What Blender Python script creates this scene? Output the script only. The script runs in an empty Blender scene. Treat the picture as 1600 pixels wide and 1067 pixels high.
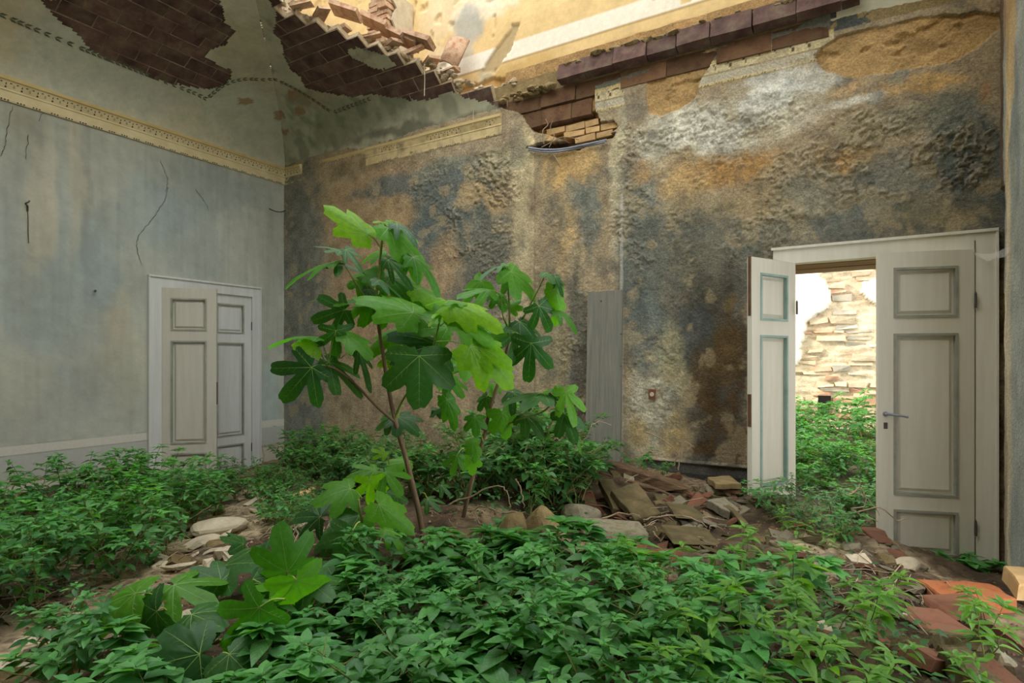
import bpy, math, random
import numpy as np
from mathutils import Vector, Matrix
random.seed(7); rng = np.random.default_rng(11)
S = bpy.context.scene; COL = S.collection

# ------------------------------------------------------------------ camera, sky, sun, exposure
CAM = np.array([6.62, -5.14, 1.48]); FOC = 915.0; HX, HY = 800.0, 562.0
YAW = math.radians(31.0); RGT = np.array([math.cos(YAW), math.sin(YAW), 0]); FWD = np.array([-math.sin(YAW), math.cos(YAW), 0])
cd = bpy.data.cameras.new('camera'); cam = bpy.data.objects.new('camera', cd); COL.objects.link(cam)
cam.location = CAM; cam.rotation_euler = (math.pi/2, 0, YAW)
cd.sensor_width = 36; cd.lens = FOC/1600*36; cd.shift_y = (HY-533.5)/1600; cd.clip_start = .02
S.camera = cam
w = bpy.data.worlds.new('sky'); S.world = w; w.use_nodes = True
w.node_tree.nodes['Background'].inputs[0].default_value = (0.93, 0.97, 1.0, 1)
w.node_tree.nodes['Background'].inputs[1].default_value = 1.0
sl = bpy.data.lights.new('sun', 'SUN'); sl.energy = 1.3; sl.angle = math.radians(2); sl.color = (1, .93, .8)
sun = bpy.data.objects.new('sun', sl); COL.objects.link(sun)
sun.rotation_euler = Vector((-.78, -.32, .5)).to_track_quat('Z', 'Y').to_euler()
S.view_settings.view_transform = 'Standard'; S.view_settings.look = 'None'
S.view_settings.gamma = 1; S.view_settings.use_curve_mapping = False
S.view_settings.exposure = 2.15
S.cycles.max_bounces = 8; S.cycles.diffuse_bounces = 5; S.cycles.transparent_max_bounces = 4
S.cycles.use_denoising = True

# ------------------------------------------------------------------ helpers
def P(px, py, z):
    return CAM + z*((px-HX)/FOC*RGT + FWD + np.array([0, 0, (HY-py)/FOC]))
def D(px, py):
    return (px-HX)/FOC*RGT + FWD + np.array([0, 0, (HY-py)/FOC])
def on_back(px, py, y=0.0):
    d = D(px, py); t = (y-CAM[1])/d[1]; return CAM + t*d
def on_left(px, py, x=0.0):
    d = D(px, py); t = (x-CAM[0])/d[0]; return CAM + t*d
def BW(px, py): p = on_back(px, py); return (p[0], p[2])
def LW(px, py): p = on_left(px, py); return (-p[1], p[2])
def lin(c):
    c = np.asarray(c, float)/255.0
    return np.where(c <= .04045, c/12.92, ((c+.055)/1.055)**2.4)
def L4(c, k=1.0): a = lin(c)*k; return (float(a[0]), float(a[1]), float(a[2]), 1.0)
def sstep(a, b, x): t = np.clip((x-a)/(b-a), 0, 1); return t*t*(3-2*t)
def _h(ix, iy, s):
    n = (ix.astype(np.int64)*374761393 + iy.astype(np.int64)*668265263 + s*144665) & 0x7fffffff
    n = ((n ^ (n >> 13))*1274126177) & 0x7fffffff
    return ((n ^ (n >> 16)) & 0xffff)/65535.0
def vn(x, y, s=0):
    x = np.asarray(x, float); y = np.asarray(y, float)
    ix = np.floor(x); iy = np.floor(y); fx = x-ix; fy = y-iy
    fx = fx*fx*(3-2*fx); fy = fy*fy*(3-2*fy)
    a = _h(ix, iy, s); b = _h(ix+1, iy, s); c = _h(ix, iy+1, s); d = _h(ix+1, iy+1, s)
    return (a*(1-fx)+b*fx)*(1-fy)+(c*(1-fx)+d*fx)*fy
def fbm(x, y, s=0, o=4):
    t = 0; a = .5; n = 0
    for k in range(o):
        t = t+a*vn(x*2**k+17*k, y*2**k-9*k, s+k); n += a; a *= .5
    return t/n
def inpoly(x, y, poly):
    x = np.asarray(x); y = np.asarray(y); r = np.zeros(np.broadcast(x, y).shape, bool); n = len(poly)
    for i in range(n):
        (x1, y1), (x2, y2) = poly[i], poly[(i+1) % n]
        if y1 == y2: continue
        r ^= ((y1 > y) != (y2 > y)) & (x < (x2-x1)*(y-y1)/(y2-y1)+x1)
    return r

def link(name, me, mat=None, parent=None):
    o = bpy.data.objects.new(name, me); COL.objects.link(o)
    if mat is not None and me is not None and not me.materials:
        for m in (mat if isinstance(mat, (list, tuple)) else [mat]): me.materials.append(m)
    if parent is not None: o.parent = parent
    return o
def mesh(name, v, f, smooth=False, mi=None, col=None):
    me = bpy.data.meshes.new(name)
    v = np.asarray(v, np.float32).reshape(-1, 3)
    if isinstance(f, np.ndarray) and f.ndim == 2:
        n, k = f.shape
        me.vertices.add(len(v)); me.vertices.foreach_set('co', v.ravel())
        me.loops.add(n*k); me.loops.foreach_set('vertex_index', f.astype(np.int32).ravel())
        me.polygons.add(n); me.polygons.foreach_set('loop_start', np.arange(0, n*k, k, dtype=np.int32))
        me.polygons.foreach_set('loop_total', np.full(n, k, np.int32))
        me.update(calc_edges=True)
    else:
        me.from_pydata(v.tolist(), [], [tuple(int(i) for i in q) for q in f]); me.update()
    if smooth: me.polygons.foreach_set('use_smooth', np.ones(len(me.polygons), bool))
    if mi is not None: me.polygons.foreach_set('material_index', np.asarray(mi, np.int32))
    if col is not None:
        a = me.color_attributes.new('Col', 'FLOAT_COLOR', 'POINT')
        c = np.ones((len(v), 4), np.float32); c[:, :3] = col; a.data.foreach_set('color', c.ravel())
    return me
class MB:                       # collects shapes, builds ONE mesh object
    def __init__(s): s.v = []; s.f = []; s.m = []; s.n = 0
    def add(s, v, f, m=0):
        s.v.append(np.asarray(v, float).reshape(-1, 3))
        for q in f: s.f.append(tuple(i+s.n for i in q)); s.m.append(m)
        s.n += len(s.v[-1]); return s
    def box(s, lo, hi, m=0, M=None):
        lo = np.array(lo, float); hi = np.array(hi, float)
        v = np.array([[(lo, hi)[(i >> k) & 1][k] for k in range(3)] for i in range(8)])
        if M is not None: v = xf(v, M)
        return s.add(v, [(0, 2, 3, 1), (4, 5, 7, 6), (0, 1, 5, 4), (2, 6, 7, 3), (0, 4, 6, 2), (1, 3, 7, 5)], m)
    def tube(s, pts, r, n=6, m=0, cap=True):
        pts = np.asarray(pts, float); r = np.broadcast_to(np.asarray(r, float), (len(pts),)); b = []
        up = None
        for i in range(len(pts)):
            t = pts[min(i+1, len(pts)-1)]-pts[max(i-1, 0)]; t = t/(np.linalg.norm(t)+1e-9)
            if up is None: up = np.array([0, 0, 1.]) if abs(t[2]) < .9 else np.array([1., 0, 0])
            a = np.cross(t, up); a /= np.linalg.norm(a)+1e-9; up = np.cross(a, t)
            for k in range(n):
                q = 2*math.pi*k/n; b.append(pts[i]+r[i]*(math.cos(q)*a+math.sin(q)*up))
        f = [(i*n+k, i*n+(k+1) % n, (i+1)*n+(k+1) % n, (i+1)*n+k) for i in range(len(pts)-1) for k in range(n)]
        if cap: f += [tuple(range(n))[::-1], tuple(range((len(pts)-1)*n, len(pts)*n))]
        return s.add(b, f, m)
    def me(s, name, smooth=False):
        return mesh(name, np.concatenate(s.v), s.f, smooth, s.m)
    def build(s, name, mat, parent=None, smooth=False):
        return link(name, s.me(name, smooth), mat, parent)
def xf(v, M):
    M = np.array(M); return v@M[:3, :3].T+M[:3, 3]
def tag(o, label=None, cat=None, group=None, kind=None):
    if label: o['label'] = label
    if cat: o['category'] = cat
    if group: o['group'] = group
    if kind: o['kind'] = kind
    return o
def empty(name, loc=(0, 0, 0)):
    o = bpy.data.objects.new(name, None); COL.objects.link(o); o.location = [float(a) for a in loc]; o.empty_display_size = .05; return o
def smooth_line(pts, n=4):
    pts = np.asarray(pts, float); out = []
    for i in range(len(pts)-1):
        p0 = pts[max(i-1, 0)]; p1 = pts[i]; p2 = pts[i+1]; p3 = pts[min(i+2, len(pts)-1)]
        for k in range(n):
            t = k/n
            out.append(.5*((2*p1)+(-p0+p2)*t+(2*p0-5*p1+4*p2-p3)*t*t+(-p0+3*p1-3*p2+p3)*t**3))
    out.append(pts[-1]); return np.array(out)

# ------------------------------------------------------------------ materials
def nmat(name, rough=.9, spec=.25):
    m = bpy.data.materials.new(name); m.use_nodes = True; nt = m.node_tree; b = nt.nodes['Principled BSDF']
    b.inputs['Roughness'].default_value = rough; b.inputs['Specular IOR Level'].default_value = spec
    return m, nt, b
def noise(nt, scale, detail=5, rough=.6, vec=None, dist=0):
    n = nt.nodes.new('ShaderNodeTexNoise'); n.inputs['Scale'].default_value = scale; n.inputs['Detail'].default_value = detail
    n.inputs['Roughness'].default_value = rough; n.inputs['Distortion'].default_value = dist
    if vec is not None: nt.links.new(vec, n.inputs['Vector'])
    return n.outputs['Fac']
def ramp(nt, fac, stops):
    r = nt.nodes.new('ShaderNodeValToRGB'); e = r.color_ramp.elements
    while len(e) < len(stops): e.new(.5)
    for k, (p, c) in enumerate(stops): e[k].position = p; e[k].color = c
    nt.links.new(fac, r.inputs[0]); return r.outputs[0]
def mixc(nt, a, b, fac, mode='MIX'):
    n = nt.nodes.new('ShaderNodeMix'); n.data_type = 'RGBA'; n.blend_type = mode
    for sock, v in ((n.inputs[0], fac), (n.inputs[6], a), (n.inputs[7], b)):
        if hasattr(v, 'links') or isinstance(v, bpy.types.NodeSocket): nt.links.new(v, sock)
        else: sock.default_value = v
    return n.outputs[2]
def bump(nt, b, h, strength=.4, dist=.01):
    n = nt.nodes.new('ShaderNodeBump'); n.inputs['Strength'].default_value = strength; n.inputs['Distance'].default_value = dist
    nt.links.new(h, n.inputs['Height']); nt.links.new(n.outputs[0], b.inputs['Normal'])
def coord(nt, kind='Object', scale=None):
    t = nt.nodes.new('ShaderNodeTexCoord'); o = t.outputs[kind]
    if scale:
        mp = nt.nodes.new('ShaderNodeMapping'); mp.inputs['Scale'].default_value = scale; nt.links.new(o, mp.inputs[0]); o = mp.outputs[0]
    return o
def objrand(nt): return nt.nodes.new('ShaderNodeObjectInfo').outputs['Random']
def mottled(name, c1, c2, scale=6, rough=.9, c3=None, bs=60, bstr=.4, bd=.005, stretch=None, vary=0, detail=6):
    m, nt, b = nmat(name, rough); v = coord(nt, 'Object', stretch)
    st = [(.32, L4(c1)), (.68, L4(c2))]
    if c3: st = [(.3, L4(c1)), (.5, L4(c2)), (.7, L4(c3))]
    c = ramp(nt, noise(nt, scale, detail, .65, v), st)
    if vary: c = mixc(nt, c, ramp(nt, objrand(nt), [(0, (1-vary,)*3+(1,)), (1, (1+vary, 1+vary*.9, 1+vary*.8, 1))]), 1.0, 'MULTIPLY')
    nt.links.new(c, b.inputs['Base Color'])
    bump(nt, b, noise(nt, bs, 6, .7, v), bstr, bd); return m
def painted(name, amp=.25, scale=40, bs=90, bstr=.5, bd=.006, rough=.92):   # colour attribute with fine grain on top
    m, nt, b = nmat(name, rough, .15); v = coord(nt)
    a = nt.nodes.new('ShaderNodeAttribute'); a.attribute_name = 'Col'
    g = ramp(nt, noise(nt, scale, 6, .7, v), [(.25, (1-amp,)*3+(1,)), (.75, (1+amp,)*3+(1,))])
    c = mixc(nt, a.outputs['Color'], g, 1.0, 'MULTIPLY'); nt.links.new(c, b.inputs['Base Color'])
    bump(nt, b, noise(nt, bs, 7, .7, v), bstr, bd); return m
def leafmat(name, top, top2, under, trans=.4, rough=.45, veins=0):
    m, nt, b = nmat(name, rough, .35); out = nt.nodes['Material Output']
    g = nt.nodes.new('ShaderNodeNewGeometry'); r1 = objrand(nt)
    ad = nt.nodes.new('ShaderNodeMath'); ad.operation = 'ADD'; nt.links.new(r1, ad.inputs[0]); nt.links.new(g.outputs['Random Per Island'], ad.inputs[1])
    fr = nt.nodes.new('ShaderNodeMath'); fr.operation = 'FRACT'; nt.links.new(ad.outputs[0], fr.inputs[0])
    c = ramp(nt, fr.outputs[0], [(0, L4(top)), (1, L4(top2))])
    v = coord(nt)
    c = mixc(nt, c, ramp(nt, noise(nt, 9, 4, .6, v), [(.3, (.8, .85, .75, 1)), (.7, (1.15, 1.12, 1.1, 1))]), 1.0, 'MULTIPLY')
    if veins:
        uv = nt.nodes.new('ShaderNodeUVMap'); sp = nt.nodes.new('ShaderNodeSeparateXYZ'); nt.links.new(uv.outputs[0], sp.inputs[0])
        ab = nt.nodes.new('ShaderNodeMath'); ab.operation = 'ABSOLUTE'; nt.links.new(sp.outputs[0], ab.inputs[0])
        k = nt.nodes.new('ShaderNodeMath'); k.operation = 'MULTIPLY_ADD'; nt.links.new(ab.outputs[0], k.inputs[0]); k.inputs[1].default_value = -1.6; nt.links.new(sp.outputs[1], k.inputs[2])
        s_ = nt.nodes.new('ShaderNodeMath'); s_.operation = 'MULTIPLY'; nt.links.new(k.outputs[0], s_.inputs[0]); s_.inputs[1].default_value = 7.0
        f_ = nt.nodes.new('ShaderNodeMath'); f_.operation = 'FRACT'; nt.links.new(s_.outputs[0], f_.inputs[0])
        vv = ramp(nt, f_.outputs[0], [(0, (1.5, 1.4, 1.45, 1)), (.2, (.93, .95, .93, 1))])
        c = mixc(nt, c, vv, 1.0, 'MULTIPLY')
    c2 = mixc(nt, c, L4(under), g.outputs['Backfacing']); c2n = mixc(nt, c, c2, .75)
    nt.links.new(c2n, b.inputs['Base Color'])
    t = nt.nodes.new('ShaderNodeBsdfTranslucent'); tc = mixc(nt, c, (1.5, 1.7, .35, 1), 1.0, 'MULTIPLY'); nt.links.new(tc, t.inputs[0])
    mx = nt.nodes.new('ShaderNodeMixShader'); mx.inputs[0].default_value = trans
    nt.links.new(b.outputs[0], mx.inputs[1]); nt.links.new(t.outputs[0], mx.inputs[2]); nt.links.new(mx.outputs[0], out.inputs[0])
    return m
M = {}
M['wall'] = painted('aged_plaster', .45, 60, 42, 1.0, .016)
M['upper'] = painted('upper_plaster', .12, 25, 60, .3, .004)
M['vaultplaster'] = painted('vault_plaster', .12, 20, 50, .25, .004)
M['smooth'] = painted('smooth_plaster', .07, 30, 60, .12, .003)
M['yard'] = painted('rubble_wall', .3, 20, 40, .8, .02)
M['mortar'] = mottled('lime_mortar', (126, 112, 92), (182, 164, 134), 9, bs=40, bstr=.8, bd=.02)
M['mortar_pale'] = mottled('broken_mortar', (172, 144, 108), (222, 204, 172), 9, bs=40, bstr=.9, bd=.03)
M['vbrick'] = mottled('sooty_brick', (66, 50, 46), (98, 74, 66), 7, c3=(118, 104, 84), bs=50, vary=.22)
M['sbrick'] = mottled('vault_foot_brick', (80, 58, 42), (112, 82, 58), 8, c3=(112, 92, 66), bs=50, bstr=.7, bd=.012, vary=.22)
M['pbrick'] = mottled('pink_brick', (158, 116, 88), (196, 164, 132), 8, c3=(150, 96, 70), bs=40, bstr=.7, bd=.02, vary=.15)
M['ybrick'] = mottled('sandy_brick', (176, 140, 92), (206, 172, 122), 10, bs=60, vary=.12)
M['terracotta'] = mottled('terracotta', (80, 54, 40), (112, 72, 52), 10, c3=(92, 78, 54), bs=60, vary=.15)
M['terra_bright'] = mottled('bright_terracotta', (128, 70, 40), (168, 100, 60), 14, c3=(150, 96, 66), bs=40, bstr=.8, bd=.01, vary=.1)
M['mossy'] = mottled('mossy_terracotta', (66, 52, 36), (86, 76, 46), 9, c3=(112, 92, 66), bs=60, bstr=.6)
M['stone'] = mottled('pale_stone', (84, 80, 62), (136, 126, 104), 12, c3=(94, 92, 58), bs=50, bstr=.7, bd=.01, vary=.15)
M['sand_stone'] = mottled('sandstone', (112, 96, 62), (150, 128, 88), 10, bs=30, bstr=.9, bd=.012, vary=.12)
M['plaster_bit'] = mottled('plaster_chip', (166, 152, 128), (200, 186, 160), 6, bs=40, vary=.12)
M['soil'] = mottled('debris_soil', (58, 50, 36), (88, 78, 56), 3.5, c3=(120, 106, 82), bs=30, bstr=1, bd=.04)
m, nt, b = nmat('gravel', .95, .1); g_ = nt.nodes.new('ShaderNodeNewGeometry'); nt.links.new(ramp(nt, g_.outputs['Random Per Island'], [(0, L4((56, 46, 36))), (.35, L4((96, 82, 62))), (.6, L4((132, 114, 90))), (.8, L4((108, 70, 52))), (1, L4((172, 156, 132)))]), b.inputs['Base Color']); M['gravel'] = m
M['white_paint'] = mottled('old_white_paint', (206, 200, 180), (216, 211, 194), 3, rough=.55, bs=30, bstr=.08, stretch=(6, 6, .5))
M['grey_paint'] = mottled('grey_cream_paint', (186, 181, 166), (198, 193, 178), 3, rough=.6, bs=30, bstr=.08, stretch=(6, 6, .5))
M['cool_paint'] = mottled('grey_white_paint', (192, 192, 186), (204, 205, 200), 3, rough=.6, bs=30, bstr=.08, stretch=(6, 6, .5))
M['teal'] = mottled('teal_moulding', (120, 148, 138), (158, 178, 168), 6, rough=.6, bs=30, bstr=.1)
M['shade_mould'] = mottled('shaded_moulding', (132, 134, 120), (164, 164, 148), 6, rough=.6, bs=30, bstr=.1)  # shadow lines round the panels put into the moulding colour
M['oldwood'] = mottled('weathered_board', (112, 111, 101), (138, 134, 119), 5, rough=.85, bs=18, bstr=.5, bd=.006, stretch=(7, 7, .35))
M['rotwood'] = mottled('rotten_wood', (70, 52, 38), (132, 104, 74), 4, bs=10, bstr=.9, bd=.02, stretch=(1, 9, 9))
M['rawwood'] = mottled('raw_wood', (112, 86, 56), (150, 120, 82), 4, bs=14, bstr=.5, stretch=(.6, 6, 6))
M['iron'] = mottled('dull_iron', (58, 58, 54), (90, 86, 78), 12, rough=.5, bs=50)
M['rust'] = mottled('rusty_iron', (78, 54, 38), (112, 80, 56), 14, rough=.8, bs=50)
M['cable'] = mottled('grey_cable', (110, 112, 120), (150, 150, 156), 12, rough=.5)
M['dark'] = mottled('dark_fleck', (56, 50, 40), (70, 62, 50), 12)
M['crack'] = mottled('crack_dark', (52, 52, 48), (64, 62, 56), 12)
M['garland'] = mottled('painted_garland', (84, 88, 70), (116, 114, 90), 12)
M['cornice'] = mottled('cream_stucco', (200, 184, 140), (220, 206, 166), 5, bs=40, bstr=.1)
M['cornice_y'] = mottled('ochre_stucco', (188, 164, 110), (206, 184, 132), 5, bs=40, bstr=.1)
M['cornice_old'] = mottled('stained_stucco', (160, 136, 88), (204, 182, 134), 4, c3=(120, 108, 80), bs=40, bstr=.3)
M['bark'] = mottled('fig_bark', (104, 82, 62), (136, 110, 86), 14, rough=.75, bs=60, stretch=(1, 1, .3))
M['shoot'] = mottled('green_shoot', (104, 118, 56), (136, 146, 70), 10, rough=.6)
M['petiole'] = mottled('pale_petiole', (150, 172, 76), (176, 190, 96), 10, rough=.5)
M['vein'] = leafmat('fig_vein', (98, 146, 62), (116, 160, 70), (150, 184, 104), .3)
M['fig'] = leafmat('fig_leaf', (74, 134, 42), (104, 164, 46), (150, 180, 120), .52)
M['figdark'] = leafmat('fig_leaf_shaded', (44, 90, 44), (60, 108, 44), (130, 160, 110), .38)  # darker copy: shade on the lower leaves put into the colour
M['figyoung'] = leafmat('fig_leaf_young_lit', (112, 166, 28), (140, 184, 36), (168, 196, 120), .55)  # young leaves; top light on other bright leaves put into the colour
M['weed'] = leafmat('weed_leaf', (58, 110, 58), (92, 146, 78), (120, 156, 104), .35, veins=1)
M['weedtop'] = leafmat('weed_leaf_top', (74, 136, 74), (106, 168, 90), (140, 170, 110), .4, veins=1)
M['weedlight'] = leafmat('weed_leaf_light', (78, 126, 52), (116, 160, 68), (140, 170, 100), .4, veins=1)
M['weeddark'] = leafmat('weed_leaf_dark', (48, 90, 46), (72, 116, 60), (104, 136, 88), .32)
M['wstem'] = mottled('weed_stem', (110, 104, 60), (132, 140, 78), 12)
M['twig'] = mottled('dry_twig', (124, 104, 80), (172, 152, 124), 12)
m, nt, b = nmat('cobweb', 1, 0); b.inputs['Base Color'].default_value = (.75, .72, .64, 1); b.inputs['Alpha'].default_value = .3; M['web'] = m
m, nt, b = nmat('hole_shade', 1, 0); b.inputs['Base Color'].default_value = (.02, .018, .015, 1); M['hole'] = m
# ------------------------------------------------------------------ room shell
W_, L_ = 7.44, 7.44
Z0, VA, VR = 4.02, 3.5, 1.2           # vault springing, half span, rise
DX0, DX1, DZ = 6.10, 7.33, 2.30       # right door opening in the back wall
LS0, LS1, LZ = 0.47, 1.68, 2.31       # left door opening (distance along the left wall)

def comp(u, v, base, blobs, seed, warp=.10):
    """layer stains and painted shade (cx, cy, rx, ry, rgb, alpha) with ragged rims on a base colour; positions on the wall, metres"""
    c = np.empty(u.shape+(3,)); c[:] = lin(base)
    wu = u+warp*(fbm(u*2.2, v*2.2, seed, 5)-.5)*2; wv = v+warp*(fbm(u*2.2+31, v*2.2-7, seed+3, 5)-.5)*2
    for k, (cx, cy, rx, ry, col, al) in enumerate(blobs):
        d = np.sqrt(((wu-cx)/rx)**2+((wv-cy)/ry)**2)+.7*(fbm(u*6, v*6, seed+k*5, 5)-.5)+.45*(fbm(u*24, v*24, seed+k*3+1, 3)-.5)
        a = (al*sstep(1.25, .60, d))[..., None]
        c = c*(1-a)+lin(col)*a
    return c
def px_blobs(fn, L):
    out = []
    for (cx, cy, rx, ry, col, al) in L:
        a = fn(cx, cy); b1 = fn(cx-rx, cy); b2 = fn(cx+rx, cy); e1 = fn(cx, cy-ry); e2 = fn(cx, cy+ry)
        out.append((a[0], a[1], abs(b2[0]-b1[0])/2, abs(e2[1]-e1[1])/2, col, al))
    return out
def wall_grid(name, us, vs, pos, keep, colfn, dispfn, mat, smooth=False):
    U, V = np.meshgrid(us, vs, indexing='ij'); d = dispfn(U, V); c = colfn(U, V); n, m_ = U.shape
    v = pos(U, V, d).reshape(-1, 3); idx = np.arange(n*m_).reshape(n, m_)
    q = np.stack([idx[:-1, :-1], idx[1:, :-1], idx[1:, 1:], idx[:-1, 1:]], -1).reshape(-1, 4)
    uc = (us[:-1]+us[1:])/2; vc = (vs[:-1]+vs[1:])/2; UC, VC = np.meshgrid(uc, vc, indexing='ij')
    q = q[keep(UC, VC).reshape(-1)]
    o = link(name, mesh(name, v, q, smooth, col=c.reshape(-1, 3)), mat); o['kind'] = 'structure'; return o

# --- floor slab under the debris
o = MB().box((-.5, -7.9, -.2), (8.4, .5, 0)).build('floor', M['mortar']); o['kind'] = 'structure'

# --- left wall: grey-blue distemper, painted dado, stains
LB = px_blobs(LW, [
    (60, 420, 120, 160, (136, 146, 146), .5), (120, 230, 60, 60, (150, 152, 142), .45), (40, 300, 45, 200, (140, 140, 128), .5),
    (190, 560, 40, 80, (160, 154, 134), .4), (180, 500, 25, 40, (168, 158, 134), .4), (330, 300, 90, 50, (126, 136, 134), .5),
    (300, 380, 60, 70, (132, 144, 144), .4), (425, 440, 14, 150, (150, 150, 138), .5), (425, 620, 16, 60, (152, 168, 166), .6),
    (90, 620, 110, 50, (142, 146, 140), .4), (118, 260, 12, 150, (178, 168, 142), .4), (80, 290, 10, 120, (176, 172, 152), .5), (60, 330, 30, 90, (178, 170, 146), .5), (240, 330, 60, 50, (134, 146, 146), .5), (160, 420, 40, 70, (132, 144, 144), .5), (30, 600, 60, 60, (164, 160, 144), .5),
    (135, 300, 6, 150, (128, 124, 112), .3), (30, 180, 30, 40, (146, 142, 124), .5), (200, 360, 60, 50, (146, 152, 146), .4)])
def left_col(u, v):
    c = comp(u, v, (160, 162, 150), LB, 5)*1.16*np.array([1.0, 1.0, .985])
    c *= (1+.26*(fbm(u*26, v*1.6, 9, 4)-.5)+.24*(fbm(u*14, v*14, 19, 5)-.5)+.3*(fbm(u*2.2, v*2.2, 29, 4)-.5))[..., None]
    def band(a, b, col, al=1.):
        k = (al*((v > a) & (v < b)))[..., None]; return c*(1-k)+lin(col)*k
    h = .012*(fbm(u*3, v*3, 2, 3)-.5); v = v+h
    c = band(.61, .70, (204, 200, 186), .85); c = band(.38, .61, (176, 176, 168), .8); c = band(.695, .70, (120, 122, 116), .6)
    c = band(.605, .612, (118, 120, 114), .6); c = band(.352, .382, (172, 158, 122), .6); c = band(.12, .35, (196, 190, 174), .85)
    k = ((np.abs((u*18) % 1-.5) < .18) & (v > .357) & (v < .377))[..., None]; c = np.where(k, lin((140, 118, 92)), c)
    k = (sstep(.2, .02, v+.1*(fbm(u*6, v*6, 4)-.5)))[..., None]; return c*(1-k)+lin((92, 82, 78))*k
us = np.arange(0, L_+.03, .03); vs = np.arange(0, 4.06, .03)
vs = np.unique(np.round(np.concatenate([vs, np.arange(.3, .75, .01)]), 3))
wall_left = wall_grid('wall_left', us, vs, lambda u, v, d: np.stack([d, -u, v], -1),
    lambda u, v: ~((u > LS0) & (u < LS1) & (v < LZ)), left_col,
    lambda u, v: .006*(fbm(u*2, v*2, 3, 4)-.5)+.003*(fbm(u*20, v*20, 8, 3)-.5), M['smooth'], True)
# masonry behind the plaster, left side; unseen upper wall (roofless) set tall to block sun
b = MB()
b.box((-.55, -LS0, 0), (-.01, .5, 4.1)).box((-.55, -7.9, 0), (-.01, -LS1, 4.1)).box((-.55, -LS1, LZ), (-.01, -LS0, 4.1))
b.box((-.55, -7.9, 4.1), (-.01, .7, 8.8)).box((-.62, -LS1-.1, 0), (-.55, -LS0+.1, LZ+.1))
o = b.build('wall_left_masonry', M['mortar']); o['kind'] = 'structure'
# cracks and drips in the left plaster
def ribbon(pts, wd, nrm, seed):
    r = random.Random(seed); pts = smooth_line(pts, 8); v = []
    for i, p in enumerate(pts):
        t = pts[min(i+1, len(pts)-1)]-pts[max(i-1, 0)]; t /= np.linalg.norm(t)+1e-9; a = np.cross(t, nrm)
        q = p+a*r.uniform(-1.6, 1.6)*wd; ww = wd*r.uniform(.5, 1.2)*(1 if 0 < i < len(pts)-1 else .2); v += [q-a*ww/2, q+a*ww/2]
    return v, [(2*i, 2*i+1, 2*i+3, 2*i+2) for i in range(len(pts)-1)]
CR = [[(222, 415), (214, 390), (217, 368), (240, 340), (258, 310), (262, 292)], [(250, 250), (262, 280), (258, 300)], [(305, 295), (320, 315), (326, 330)],
      [(95, 85), (85, 130), (72, 165), (60, 190)], [(20, 165), (12, 200), (8, 230), (0, 245)], [(45, 210), (40, 250)]]
for k, cpts in enumerate(CR):
    v, f = ribbon([on_left(x, y, .007) for x, y in cpts], .0045, np.array([1., 0, 0]), k)
    link('crack', mesh('crack', v, f), M['crack'], wall_left)

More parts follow.
